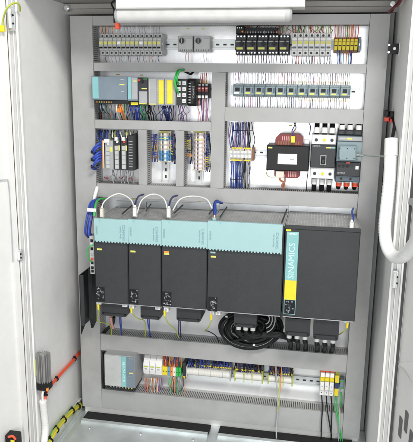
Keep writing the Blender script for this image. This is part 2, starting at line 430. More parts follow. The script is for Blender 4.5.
rail_h(0, 0, 340, 91.5, 'horizontal steel rail under the small blue grey contactors', x0=.572, x1=1.024)
rail_h(0, 0, 256, 152.5, 'short horizontal rail left of the black transformer', x0=.572, x1=.80)
rail_h(0, 0, 120, 155, 'horizontal rail behind the four grey interface modules', x0=.092, x1=.243)
rail_h(0, 0, 306, 381, 'long horizontal rail in the lowest row of terminals', x0=.092, x1=1.03)
rail_v(at(165.7, 165, -.005).x, Z[8]+.01, Z[6]-.004, 'vertical slotted rail of the blue and beige terminal strip')
rail_v(at(199, 175, -.005).x, Z[8]+.01, Z[6]-.004, 'vertical slotted rail of the pale pink terminal strip')

# ------------------------------------------------------------------ wires
NW = [0]
def wire(pts, r, m, lab, group=None, cat='wire', name='wire', n=6, sub=5):
    b = MB(); b.tube(pts, r, m, n=n, sub=sub); NW[0] += 1
    return b.build(name, None, lab, cat, group)
CN = {}
for m_, nm in ((M_blue, 'blue'), (M_navy, 'dark blue'), (M_red, 'red'), (M_black, 'black'), (M_wgrey, 'grey'), (M_pinkw, 'pink'), (M_violet, 'violet'),
               (M_wwhite, 'white'), (M_brown, 'brown'), (M_orange, 'orange'), (M_ygreen, 'yellow green'), (M_green, 'green'), (M_yellow, 'yellow'), (M_lblue, 'light blue')): CN[m_.name] = nm
STUFF = MB()
def wires(u0, u1, n, vdev, vduct, cols, what, group, yd=-.045, r=.0011, jit=.6, ferr=None, yduct=-.035, slant=0.0):
    """loose single wires from a device terminal into the nearest duct"""
    for i in range(n):
        loose = STUFF if (('pale grey breakers' in group or 'whitish' in group or 'yellow relays' in group) and i % 2) or ('small contactors' in group and i != 2) else None
        u = u0+(u1-u0)*(i+.5)/n+(R()-.5)*jit; m = cols[int(R()*len(cols))] if isinstance(cols, list) else cols
        p0 = at(u, vdev, yd); p3 = at(u+slant+(R()-.5)*jit*2.6, vduct, yduct-R()*.02)
        k = .35+R()*.3; mid = p0.lerp(p3, k)+Vector(((R()-.5)*.004, -.004-R()*.010, 0))
        q = p0.lerp(p3, .12)+Vector((0, -.003, 0))
        b = loose or MB(); b.tube([p0, q, mid, p3], r*(.85+R()*.35), m, n=5, sub=4)
        if loose:
            if ferr: d_ = (mid-p0).normalized(); b.cyl(p0+d_*.008, p0+d_*.015, r*1.7, ferr, 7)
            continue
        o = b.build('wire', None, '%s wire %s, %s from left' % (CN[m.name], what, ORD[i]), 'wire', group)
        if ferr:
            d_ = (mid-p0).normalized(); b = MB(); b.cyl(p0+d_*.008, p0+d_*.015, r*1.7, ferr, 7); b.build('marker_sleeve', o)
        NW[0] += 1

# ------------------------------------------------------------------ row 1: grey breakers
def mcb(u0, v0, u1, v1, lab, group, bodym, bandm, togm, Yf=-.072, tag2=None):
    x0, x1, z0, z1 = rect(u0, v0, u1, v1, Yf); h = z1-z0; g = .0004
    t = thing('circuit_breaker', lab, 'circuit breaker', ((x0+x1)/2, -.01, z0), group)
    b = MB(); b.box(x0+g, x1-g, Yf+.018, -.010, z0, z1, bodym, .0015)
    b.box(x0+g, x1-g, Yf+.004, Yf+.018, z0+h*.22, z1-h*.20, bodym, .0015)
    b.box(x0+g*2, x1-g*2, Yf, Yf+.004, z0+h*.38, z1-h*.34, bodym, .001)
    b.build('body', t)
    xm = (x0+x1)/2; ww = x1-x0
    b = MB(); b.box(x0+ww*.12, x1-ww*.12, Yf-.0008, Yf, z0+h*.50, z0+h*.62, bandm); b.build('label_strip', t)
    b = MB(); b.box(xm-ww*.30, xm+ww*.30, Yf-.006, Yf+.003, z0+h*.31, z0+h*.375, togm, .001); b.box(xm-ww*.2, xm+ww*.2, Yf-.010, Yf-.006, z0+h*.335, z0+h*.37, togm); b.build('toggle', t)
    b = MB()
    for zz in (z0+h*.12, z1-h*.11):
        b.cyl((xm, Yf+.0172, zz), (xm, Yf+.020, zz), ww*.23, M_dgrey, 10)
    b.build('terminal_screw', t)
    return t
n = 14
for i in range(n):
    u = 98.7+(161.0-98.7)*i/n; du = (161.0-98.7)/n
    mcb(u, 33.2, u+du, 55.2, 'narrow pale grey breaker with black toggle, %s from the left in the upper left row' % ORD[i], 'pale grey breakers upper left', M_lgrey, M_lemon if i not in (4, 9) else M_wtag, M_black)
t = thing('end_clamp', 'grey rail end clamp closing the upper left breaker row', 'clamp', at(163, 55, -.01)); x0, x1, z0, z1 = rect(161.2, 34, 163.6, 54, -.05)
part('body', t, M_mgrey, (x0, x1, -.05, -.01, z0, z1), ch=.002); part('screw', t, M_steel, ((x0*2+x1)/3, (x0+2*x1)/3, -.052, -.0498, (z0+z1)/2-.003, (z0+z1)/2+.003))
# two sockets
for k, (u0, u1) in enumerate(((178, 193.6), (194, 211))):
    x0, x1, z0, z1 = rect(u0, 35.8, u1-1.0, 51.6, -.055)
    t = thing('rail_relay', ['left', 'right'][k]+' one of two grey square rail units with a dark round dial', 'relay', ((x0+x1)/2, -.01, z0), 'square rail units with dials')
    b = MB(); b.box(x0, x1, -.055, -.010, z0, z1, M_lgrey, .002); b.build('body', t)
    cx, cz = x0+(x1-x0)*.27, z0+(z1-z0)*.68
    b = MB(); b.cyl((cx, -.055, cz), (cx, -.0575, cz), .0125, M_mgrey, 24); b.cyl((cx, -.0575, cz), (cx, -.0595, cz), .0095, M_dgrey, 24); b.build('dial', t)
    b = MB(); b.box(cx-.0012, cx+.0012, -.0605, -.0595, cz-.008, cz+.008, M_lgrey); b.build('pointer', t)
    b = MB()
    for j in range(6):
        xx = x0+(x1-x0)*(.12+.15*j); b.box(xx, xx+.0035, -.0556, -.055, z0+.003, z0+.007, M_dgrey)
    b.build('terminal_slot', t)
    b = MB(); b.box(x0+(x1-x0)*.55, x1-.004, -.0554, -.055, z1-.010, z1-.006, M_mgrey); b.build('marking', t)
# five motor starters
for k in range(5):
    u0 = 235+(289.5-235)*k/5; u1 = 235+(289.5-235)*(k+1)/5
    x0, x1, z0, z1 = rect(u0, 34.0, u1, 54.3, -.078); w_ = x1-x0; h = z1-z0; g = .0006
    t = thing('motor_starter', 'dark motor protection switch with yellow tag, %s from the left of five' % ORD[k], 'motor starter', ((x0+x1)/2, -.01, z0), 'dark motor starters in the top row')
    b = MB(); b.box(x0+g, x1-g, -.062, -.010, z0, z1, M_dgrey, .002); b.box(x0+g, x1-g, -.078, -.062, z0+h*.2, z0+h*.70, M_dgrey, .002); b.build('body', t)
    b = MB(); b.cyl((x0+w_*.62, -.078, z0+h*.52), (x0+w_*.62, -.088, z0+h*.52), w_*.19, M_black, 12); b.box(x0+w_*.57, x0+w_*.67, -.092, -.088, z0+h*.38, z0+h*.66, M_black); b.build('rotary_knob', t)
    b = MB(); b.box(x0+w_*.14, x0+w_*.72, -.0788, -.078, z0+h*.24, z0+h*.345, M_lemon); b.build('label_tag', t)
    b = MB()
    for j in range(3):
        xx = x0+w_*(.2+.3*j)
        for zz in (z0+h*.09, z1-h*.10): b.cyl((xx, -.062, zz), (xx, -.0635, zz), .0028, M_steel, 8)
    b.build('terminal_screw', t)
    b = MB(); b.box(x0+w_*.08, x1-w_*.08, -.0786, -.078, z0+h*.60, z0+h*.67, M_mgrey); b.build('rating_plate', t)
x0, x1, z0, z1 = rect(244, 27.5, 278, 33.6, -.06)
t = thing('busbar_block', 'black busbar feeder bridging the tops of the dark motor starters', 'busbar', ((x0+x1)/2, -.01, z0))
b = MB(); b.box(x0, x1, -.06, -.015, z0, z1, M_black, .002); b.build('body', t)
b = MB()
for j in range(13): xx = x0+(x1-x0)*(j+.5)/13; b.box(xx-.0015, xx+.0015, -.062, -.06, z0+.001, z0+.007, M_mgrey)
b.build('rib', t)
t = thing('auxiliary_block', 'black terminal block with orange spot on the first motor starter', 'terminal block', at(241, 34, -.01)); x0, x1, z0, z1 = rect(236, 26, 244.2, 33.8, -.066)
b = MB(); b.box(x0, x1, -.066, -.012, z0, z1, M_black, .002); b.build('body', t)
b = MB(); b.cyl((x1-.006, -.066, z0+.007), (x1-.006, -.068, z0+.007), .003, M_orange, 8); b.build('indicator', t)
b = MB()
for j in range(3): b.cyl((x0+.005+j*.007, -.066, z1-.006), (x0+.005+j*.007, -.068, z1-.006), .0022, M_wtag, 8)
b.build('terminal_screw', t)
# eight pale fused terminals / breakers
for k in range(7):
    u0 = 291.5+(331.5-291.5)*k/7; du = 40/7
    mcb(u0, 32.5, u0+du, 55.5, 'whitish breaker with violet toggle, %s from the left beside the yellow relays' % ORD[k], 'whitish breakers upper right', M_white, M_lemon, M_dbg, -.070)
# six yellow relays
for k in range(6):
    u0 = 334+(358-334)*k/6; u1 = u0+4
    x0, x1, z0, z1 = rect(u0, 38.3, u1, 51.0, -.058); g = .0011; h = z1-z0; w_ = x1-x0
    t = thing('coupling_relay', 'slim yellow interface relay, %s from the left of six' % ORD[k], 'relay', ((x0+x1)/2, -.01, z0), 'slim yellow interface relays')
    b = MB(); b.box(x0+.0002, x1-.0002, -.046, -.010, z0-.004, z1+.004, M_brown, .001); b.build('base', t)
    b = MB(); b.box(x0+g, x1-g, -.058, -.046, z0+.003, z1-.002, M_yellow, .001); b.build('relay_case', t)
    b = MB(); b.box(x0+g+.001, x1-g-.001, -.0586, -.058, z0+h*.38, z0+h*.46, M_black); b.box(x0+g+.001, x1-g-.001, -.0586, -.058, z0+h*.70, z0+h*.74, M_dgrey); b.build('marking', t)
x0, x1, z0, z1 = rect(358.3, 37, 361, 52, -.05)
t = thing('end_clamp', 'grey rail end clamp right of the yellow relays', 'clamp', ((x0+x1)/2, -.01, z0)); part('body', t, M_contact, (x0, x1, -.05, -.01, z0, z1), ch=.002); part('screw', t, M_steel, ((x0*2+x1)/3, (x0+2*x1)/3, -.052, -.0498, (z0+z1)/2-.003, (z0+z1)/2+.003))

LT = [M_wgrey, M_wwhite, M_pinkw, M_wwhite, M_navy, M_wgrey]
wires(99, 161, 20, 54.5, 62, [M_pinkw, M_wgrey, M_wwhite, M_wgrey, M_navy], 'dropping from the pale grey breakers into the trunking', 'wires under the pale grey breakers')
wires(99, 114, 8, 34, 25, [M_orange, M_brown, M_wgrey], 'rising from the first pale grey breakers', 'wires above the pale grey breakers')
wires(116, 161, 16, 34, 25, [M_wgrey, M_wwhite, M_beige if 0 else M_wgrey], 'rising from the later pale grey breakers', 'wires above the pale grey breakers')
wires(186, 190, 2, 51.5, 62, [M_pinkw], 'hanging from the left square rail unit', 'wires under the square rail units')
wires(203, 208, 2, 51.5, 62, [M_wwhite], 'hanging from the right square rail unit', 'wires under the square rail units')
wires(236, 289, 20, 54, 63, [M_black, M_navy, M_pinkw, M_brown, M_violet, M_black], 'dropping from the dark motor starters', 'wires under the motor starters', yd=-.05)
wires(279, 289, 5, 34, 25, [M_red, M_brown, M_green], 'rising from the last dark motor starters', 'wires above the motor starters', yd=-.05)
wires(292, 332, 20, 55, 64, [M_red, M_wgrey, M_wwhite, M_wgrey, M_black], 'dropping from the whitish breakers', 'wires under the whitish breakers')
wires(292, 332, 18, 33, 25, [M_brown, M_ygreen, M_wgrey, M_red], 'rising from the whitish breakers', 'wires above the whitish breakers')
wires(335, 358, 15, 39, 25, [M_red, M_orange, M_green, M_orange, M_wgrey, M_pinkw], 'rising from the yellow relays', 'wires above the yellow relays', r=.0013)
wires(336, 353, 8, 50.5, 64, [M_blue, M_lblue, M_orange, M_brown, M_lblue], 'dropping from the yellow relays', 'wires under the yellow relays', ferr=M_orange, r=.0013)

# ------------------------------------------------------------------ row 2 left: controller
def module(name, lab, cat, u0, v0, u1, v1, Yf, m, yb=-.012, ch=.002, group=None):
    x0, x1, z0, z1 = rect(u0, v0, u1, v1, Yf)
    t = thing(name, lab, cat, ((x0+x1)/2, yb, z0), group); part('body', t, m, (x0, x1, Yf, yb, z0, z1), ch=ch)
    return t, x0, x1, z0, z1, x1-x0, z1-z0
Yp = -.125
t, x0, x1, z0, z1, w_, h = module('power_supply', 'wide blue grey power supply with teal stripe, left end of the controller row', 'power supply', 91.5, 76.5, 127, 100, Yp, M_bgrey)
part('colour_stripe', t, M_tealp, (x0+w_*.03, x0+w_*.20, Yp-.0006, Yp, z0+h*.06, z1-h*.02))
part('name_plate', t, M_lemon, (x0+w_*.79, x0+w_*.93, Yp-.0006, Yp, z0+h*.64, z0+h*.69)); part('marking', t, M_lgrey, (x0+w_*.82, x0+w_*.91, Yp-.0006, Yp, z0+h*.86, z0+h*.89), (x0+w_*.84, x0+w_*.92, Yp-.0006, Yp, z0+h*.36, z0+h*.39))
b = MB(); b.box(x0+.004, x1-.001, -.10, -.012, z0-.014, z0-.0005, M_dgrey, .002)
b.build('terminal_cover', t); b = MB()
for j in range(7): b.box(x0+.008+j*.009, x0+.012+j*.009, -.1008, -.10, z0-.010, z0-.006, M_lemon if j % 3 else M_orange)
b.build('terminal', t)
t, x0, x1, z0, z1, w_, h = module('controller_unit', 'narrow grey controller with teal stripe and red lamp beside the power supply', 'controller', 127.3, 76.8, 137.8, 101, Yp, M_bgrey)
part('colour_stripe', t, M_tealp, (x0+w_*.05, x0+w_*.36, Yp-.0006, Yp, z0+h*.07, z1-h*.02)); part('front_plate', t, M_mgrey, (x0+w_*.42, x1-w_*.04, Yp-.0006, Yp, z0+h*.08, z1-h*.03))
part('name_plate', t, M_lemon, (x0+w_*.6, x1-w_*.1, Yp-.0012, Yp-.0006, z0+h*.80, z0+h*.85)); part('lower_cover', t, M_black, (x0, x1-.001, -.11, -.012, z0-.016, z0-.0005)); part('warning_label', t, M_yellow, (x0+w_*.2, x1-w_*.1, -.1108, -.11, z0-.014, z0-.004))
t, x0, x1, z0, z1, w_, h = module('interface_module', 'slim dark module with red lamp and round key switch right of the controller', 'module', 138.2, 78, 147.8, 104.5, -.118, M_dgrey)
b = MB(); b.cyl((x0+w_*.1, -.118, z1-h*.08), (x0+w_*.1, -.121, z1-h*.08), .004, M_red, 10); b.build('lamp', t)
b = MB(); b.cyl((x0+w_*.45, -.118, z1-h*.13), (x0+w_*.45, -.122, z1-h*.13), .006, M_black, 14); b.build('key_switch', t)
part('green_label', t, M_green, (x0+w_*.55, x0+w_*.95, -.1186, -.118, z1-h*.05, z1-h*.02)); part('name_plate', t, M_lemon, (x0+w_*.35, x0+w_*.9, -.1186, -.118, z0+h*.58, z0+h*.62))
part('door_flap', t, M_mgrey, (x0+w_*.1, x0+w_*.95, -.120, -.1184, z0+h*.06, z0+h*.5)); part('lower_label', t, M_lemon, (x0+w_*.1, x1-w_*.1, -.1212, -.120, z0+h*.01, z0+h*.05))
t, x0, x1, z0, z1, w_, h = module('io_module', 'plain dark grey input module left of the yellow striped ones', 'module', 148.2, 78.3, 156.6, 104.9, -.118, M_mgrey)
part('label_strip', t, M_lgrey, (x0+w_*.1, x0+w_*.2, -.1186, -.118, z0+h*.1, z0+h*.9)); part('lower_label', t, M_lemon, (x0+w_*.1, x1-w_*.1, -.1186, -.118, z0+h*.01, z0+h*.05))
for k, (u0, u1) in enumerate(((156.9, 164.2), (164.5, 175.4))):
    t, x0, x1, z0, z1, w_, h = module('safety_module', ['grey safety module with narrower yellow door', 'grey safety module with wider yellow door beside the green cable'][k], 'module', u0, 78.6, u1, 105.4, -.118, M_mgrey, group='yellow striped safety modules')
    part('yellow_door', t, M_yellow, (x0+w_*.25, x0+w_*(.93 if k == 0 else .75), -.1205, -.118, z0+h*.06, z0+h*.94), ch=.001)
    b = MB()
    for j in range(8): b.box(x0+w_*.05, x0+w_*.17, -.1186, -.118, z0+h*(.12+.1*j), z0+h*(.16+.1*j), M_lgrey)
    b.build('marking', t)
t, x0, x1, z0, z1, w_, h = module('network_switch', 'dark network switch with two columns of white plug ports', 'network switch', 176, 79, 187.4, 105.5, -.10, M_dgrey)
b = MB()
for j in range(4):
    for i in range(2):
        if (i, j) == (0, 0): continue
        xx = x0+w_*(.12+.46*i); zz = z0+h*(.10+.225*j); b.box(xx, xx+w_*.3, -.106, -.10, zz, zz+h*.14, M_white, .001); b.box(xx+w_*.07, xx+w_*.23, -.1064, -.106, zz+h*.03, zz+h*.09, M_mgrey)
b.build('port_plug', t)
t, x0, x1, z0, z1, w_, h = module('filter_block', 'rounded black block with vertical white lettering right of the network switch', 'module', 187.8, 78.5, 195.8, 106, -.105, M_black, ch=.008)
text('SCALANCE', t, (x0+w_*.72, -.1052, z0+h*.5), .0085, M_lgrey, math.radians(90))
b = MB()
for j in range(8): b.box(x0+w_*.1, x0+w_*.35, -.1056, -.105, z0+h*(.1+.1*j), z0+h*(.14+.1*j), M_mgrey)
b.build('rib', t)
for k in range(3):
    u0 = 197.8+3.55*k; t, x0, x1, z0, z1, w_, h = module('slim_relay', 'slim relay with reddish window, %s' % ['first of three beside the black block', 'middle of three', 'last of three next to the trunking'][k], 'relay', u0, 83.5, u0+3.4, 98.5, -.062, M_black, ch=.001, group='slim reddish relays')
    part('relay_window', t, M_coil, (x0+w_*.12, x1-w_*.12, -.066, -.062, z0+h*.46, z0+h*.78)); part('terminal', t, M_white, (x0+w_*.15, x1-w_*.15, -.0635, -.062, z0+h*.03, z0+h*.20)); part('marker', t, M_lgrey, (x0+w_*.2, x1-w_*.2, -.0635, -.062, z0+h*.86, z0+h*.95)); part('lower_window', t, M_pinkw, (x0+w_*.2, x1-w_*.2, -.0665, -.066, z0+h*.62, z0+h*.72))
wires(200, 208, 4, 85, 73, [M_pinkw, M_red, M_pinkw], 'rising from the three slim relays', 'wires at the slim relays', ferr=M_yellow, r=.0014)
wires(199.5, 208, 5, 97.5, 121, [M_violet, M_wgrey, M_navy, M_pinkw], 'dropping from the three slim relays', 'wires at the slim relays', r=.0011, jit=1.2)
# green patch cable and cable bundles under the controller
P3 = lambda u, v, y: at(u, v, y)
wire([P3(182, 70, -.05), P3(178.5, 70.5, -.10), P3(176.3, 74, -.125), P3(174.8, 81, -.135), P3(176.2, 88, -.13), P3(178.5, 93, -.11)], .0038, M_green, 'thick green network cable looping onto the network switch', cat='cable', name='network_cable', n=10)
wire([P3(187, 70, -.045), P3(181.5, 69.8, -.11), P3(178.5, 72.5, -.13), P3(176.8, 79, -.14), P3(178.5, 84, -.115)], .0036, M_green, 'second green network cable, the inner loop above the switch', cat='cable', name='network_cable', n=10)
wire([P3(194, 71, -.04), P3(191, 74, -.07), P3(188, 73, -.08), P3(184, 71, -.05)], .004, M_black, 'short black cable behind the green loop', cat='cable', name='cable', n=8)
grp = 'loose cables below the controller'
def fan(ulist, m, v0, v1, lab, r=.0022, bend=3, y0=-.09, nm='cable'):
    for i, (ua, ub) in enumerate(ulist):
        p0 = P3(ua, v0+R(), y0); p3 = P3(ub, v1, -.04)
        m1 = P3(ua+(ub-ua)*.25+(R()-.5)*bend, v0+(v1-v0)*.35, y0-.008); m2 = P3(ua+(ub-ua)*.8+(R()-.5)*bend, v0+(v1-v0)*.72, -.06)
        wire([p0, m1, m2, p3], r*(.9+.2*R()), m, lab+(', %s from left' % ORD[i] if len(ulist) > 1 else ''), grp, 'cable', nm)
fan([(100, 104), (102, 108), (104, 111), (107, 114), (110, 116)], M_bgrey, 102, 121, 'slate blue cable curving down from the wide power supply', .0021)
fan([(99, 99.5), (101, 101)], M_black, 102, 121, 'black cable beside the slotted wall under the power supply', .0018)
fan([(119, 124), (121, 127)], M_orange, 104, 121, 'orange cable curling below the power supply', .0022)
fan([(117, 120)], M_wwhite, 104, 121, 'white cable below the power supply', .0022)
fan([(132, 135), (133.5, 136.5), (135, 138), (136.5, 139.5), (138, 141)], M_blue, 103, 121, 'bright blue cable below the narrow controller', .0021)
fan([(142, 143), (144, 146)], M_green, 105, 121, 'green cable below the module with the key switch', .0019)
fan([(146, 149), (148, 150), (149, 152), (151, 153)], M_black, 105, 121, 'black cable below the plain dark module', .0021)
fan([(163, 167), (164.5, 167.5), (166, 168.5), (170, 168)], M_navy, 106, 121.5, 'navy cable bunched below the yellow striped modules', .0032)
fan([(176, 175), (180, 184), (186, 183)], M_violet, 106, 121.5, 'thin violet cable below the network switch', .0012, 9)
b = MB(); x0, x1, z0, z1 = rect(116.5, 107.5, 121.5, 112.5, -.085); b.box(x0, x1, -.085, -.070, z0, z1, M_orange, .003); b.build('cable_plug', None, 'small orange plug hanging below the wide power supply', 'plug')

# ------------------------------------------------------------------ row 2 right: eleven contactors
for k in range(11):
    s = k/11; u0 = 232.6+(350.8-232.6)*s; u1 = 232.6+(350.8-232.6)*(k+1)/11; dv = 1.9*s
    x0, x1, z0, z1 = rect(u0, 83.6+dv, u1, 96.6+dv, -.065); w_ = x1-x0; h = z1-z0
    t = thing('small_contactor', 'small blue grey contactor with yellow tag, %s' % (['leftmost of eleven', 'second from the left', 'third from the left', 'fourth from the left', 'fifth from the left', 'middle one of eleven', 'fifth from the right', 'fourth from the right', 'third from the right', 'second from the right', 'rightmost of eleven'][k]), 'contactor', ((x0+x1)/2, -.01, z0), 'small blue grey contactors')
    b = MB(); b.box(x0+.0004, x1-.0004, -.052, -.010, z0, z1, M_contact, .0015); b.box(x0+.001, x1-.001, -.065, -.052, z0+h*.14, z1-h*.2, M_contact, .0015); b.build('body', t)
    b = MB(); b.box(x0+w_*.24, x0+w_*.66, -.0665, -.065, z0+h*.42, z0+h*.70, M_black, .0005); b.build('window', t)
    b = MB(); b.box(x0+w_*.16, x0+w_*.62, -.0668, -.065, z0+h*.22, z0+h*.35, M_lemon if k not in (0,) else M_wtag); b.build('label_tag', t)
    b = MB()
    for j in range(4):
        xx = x0+w_*(.14+.24*j)
        for zz in (z0+h*.07, z1-h*.09): b.cyl((xx, -.052, zz), (xx, -.0545, zz), .0024, M_lgrey, 7); b.box(xx-.0006, xx+.0006, -.0548, -.0545, zz-.002, zz+.002, M_black)
    b.build('terminal_screw', t)
    b = MB(); b.box(x0+w_*.78, x0+w_*.92, -.0656, -.065, z0+h*.3, z0+h*.7, M_dbg); b.build('side_vent', t)
wc = [M_pinkw, M_wgrey, M_violet, M_wwhite, M_navy, M_wgrey, M_black, M_wwhite]
for k in range(11):
    u0 = 233+(350.8-233)*k/11; u1 = u0+10.2; dv = 1.9*k/11
    wires(u0, u1, 5, 84.3+dv, 72+dv, wc, 'above the %s small contactor' % ORD[k], 'wires above the small contactors', r=.0010, jit=.5, ferr=M_yellow if k > 4 else None)
    wires(u0, u1, 5, 96+dv, 108+dv*.8, wc, 'below the %s small contactor' % ORD[k], 'wires under the small contactors', r=.0010, jit=.5, ferr=M_yellow if k > 5 else None)

def clutter(u0, u1, v0, v1, n, cols, ya=-.02, yb=-.07, r=.0012, hor=.3):
    for i in range(n):
        ua = u0+(u1-u0)*R(); m = cols[int(R()*len(cols))]; ub = ua+(R()-.5)*(u1-u0)*hor; ym = ya+(yb-ya)*R()
        STUFF.tube([at(ua, v0, ym), at(ua+(R()-.5)*4, v0+(v1-v0)*(.3+.1*R()), ym-.012), at(ub+(R()-.5)*4, v0+(v1-v0)*(.6+.15*R()), ya-.02), at(ub, v1, ya-.012)], r*(.8+.6*R()), m, n=5, sub=4)
DK = [M_navy, M_blue, M_black, M_wgrey, M_navy, M_bgrey]
clutter(97, 128, 103, 121, 16, DK+[M_orange, M_green]); clutter(128, 158, 104, 121, 18, DK); clutter(158, 186, 105, 121.5, 12, DK+[M_violet]); clutter(198, 209, 99, 121, 6, [M_pinkw, M_violet, M_navy])
clutter(99, 136, 141, 130, 22, DK+[M_ygreen, M_yellow], hor=.2); clutter(110, 136, 170, 183.5, 8, [M_wgrey, M_lgrey, M_wwhite], hor=.3)
clutter(230, 253, 148, 122, 16, DK+[M_wwhite, M_violet], hor=.12); clutter(230, 252, 161, 188, 14, DK+[M_wwhite], hor=.1)
clutter(152, 157, 134, 162, 7, [M_navy, M_blue, M_brown], hor=.5); clutter(171, 175, 134, 164, 6, [M_navy, M_black, M_blue], hor=.5)
clutter(187, 192, 134, 164, 7, [M_navy, M_black, M_wgrey], hor=.5); clutter(205.5, 209.5, 134, 172, 7, [M_navy, M_black, M_blue], hor=.5)
clutter(143, 162, 378, 395, 10, [M_wgrey, M_orange, M_violet, M_bgrey], hor=.2); clutter(163, 184, 377, 397, 10, [M_green, M_navy, M_wgrey, M_orange], hor=.2)
clutter(162, 184, 366, 355, 10, DK+[M_orange, M_red], hor=.15); clutter(188, 231, 367, 358, 34, [M_navy, M_black, M_blue], hor=.03, r=.0018); clutter(235, 263, 371, 362, 18, [M_navy, M_black, M_black], hor=.04, r=.0018); clutter(268, 293, 374, 366, 12, [M_navy, M_black, M_brown], hor=.04, r=.0018)
clutter(236, 290, 34, 26, 16, [M_red, M_black, M_brown, M_wgrey], hor=.05); clutter(292, 332, 33, 26, 12, [M_brown, M_red, M_green, M_wgrey], hor=.08)
STUFF.build('loose_wires', None, 'mass of fine multicoloured wires filling the gaps between devices and trunking', 'wires', kind='stuff')

# ------------------------------------------------------------------ row 3 left: four interface modules
Ym = -.115
for k, (u0, u1, v0) in enumerate(((101.8, 113.2, 140.5), (113.6, 120.3, 138.5), (120.6, 127.3, 138.5), (127.6, 133.8, 135.5))):
    m = [M_mgrey, M_dgrey, M_dgrey, M_dgrey][k]
    t, x0, x1, z0, z1, w_, h = module('interface_module', ['wide grey interface module with orange edge strip', 'dark interface module with yellow tag, left of the middle pair', 'dark interface module with red lamp, right of the middle pair', 'plain dark interface module at the right end'][k], 'module', u0, v0, u1, 169.3+k*.4, Ym, m, group='interface modules with grey terminal fronts')
    if k == 0:
        part('orange_strip', t, M_orange, (x0+w_*.06, x0+w_*.15, Ym-.0006, Ym, z0+h*.03, z1-h*.02)); part('edge_strip', t, M_wtag, (x0+w_*.15, x0+w_*.21, Ym-.0008, Ym, z0+h*.03, z1-h*.02)); part('dark_strip', t, M_black, (x0+w_*.21, x0+w_*.30, Ym-.0006, Ym, z0+h*.03, z1-h*.02))
    a0 = x0+w_*(.38 if k == 0 else .2)
    a1 = x0+w_*(.70 if k == 0 else .78)
    if k < 3:
        b = MB()
        for j in range(5):
            zz = z0+h*(.03+.15*j); b.box(a0, a1, Ym-.004, Ym, zz, zz+h*.14, M_lgrey, .001)
        b.build('terminal_plug', t)
        part('name_plate', t, M_lemon, (x0+w_*.66, x1-w_*.05, Ym-.0008, Ym, z0+h*.62, z0+h*.78))
        b = MB(); b.cyl((x0+w_*.6, Ym, z0+h*.90), (x0+w_*.6, Ym-.004, z0+h*.90), .0045, M_wtag if k != 2 else M_red, 10); b.build('lamp', t)
        b = MB(); b.box(x0+w_*.3, x0+w_*.75, Ym-.012, Ym, z1-.008, z1+.006, M_white, .002); b.build('top_plug', t)
    else:
        b = MB()
        for j in range(10): b.box(x0+w_*.2, x0+w_*.8, Ym-.0006, Ym, z0+h*(.1+.08*j), z0+h*(.12+.08*j), M_mgrey)
        b.build('vent', t)
grp = 'blue cables plugged in left of the interface modules'
for i, (v0, v1) in enumerate(((146, 151.5), (149, 153), (155, 159.5), (157.5, 160), (163, 167.5), (160, 165.5))):
    wire([P3(103, v0-3, -.10), P3(98, v0-2, -.13), P3(92+i % 2*1.5, v1, -.125), P3(96, v1+1.5, -.09), P3(99, v1, -.05)], .0042, M_blue, ['topmost blue cable bulging out over the left trunking', 'blue cable just under the topmost one', 'upper middle blue cable over the left trunking', 'lower middle blue cable over the left trunking', 'lowest blue cable over the left trunking', 'blue cable just above the lowest one'][i], grp, 'cable', 'data_cable', 8)
b = MB()
for v in (151.8, 159, 166): 
    p = P3(93, v, -.128); b.box(p.x-.008, p.x+.004, p.y-.005, p.y+.005, p.z-.006, p.z+.004, M_black, .002)
b.build('plug_boot', None, 'black plug boots on the blue cables over the left trunking', 'plug')
wires(98, 108, 6, 141, 130, [M_navy, M_blue, M_navy], 'dark bundle above the wide interface module', 'wires above the interface modules', r=.002, yd=-.08)
wires(110, 132, 10, 138, 130, [M_ygreen, M_blue, M_wwhite, M_black, M_ygreen], 'above the dark interface modules', 'wires above the interface modules', r=.0015, yd=-.09)
for (u, v, u2) in ((104, 177, 107), (119, 177, 123), (126.5, 177, 131)):
    wire([P3(u, v, -.02), P3(u+2, v+1.5, -.03), P3(u2, v+.5, -.02), P3(u2+2, v+4, -.02)], .0016, M_red, 'short red jumper wire on the plate, under the %s interface module' % {104: 'wide', 119: 'second', 126.5: 'third'}[u], 'red jumpers under the interface modules')
wires(112, 136, 7, 170, 183.5, [M_wgrey, M_wwhite], 'under the dark interface modules', 'wires under the interface modules')
wire([P3(98, 184, -.05), P3(96.5, 190, -.09), P3(94.5, 198, -.1), P3(94.6, 203, -.1)], .0065, M_wwhite, 'thick white cable running down over the left trunking above the drives', None, 'cable', 'cable', 10)

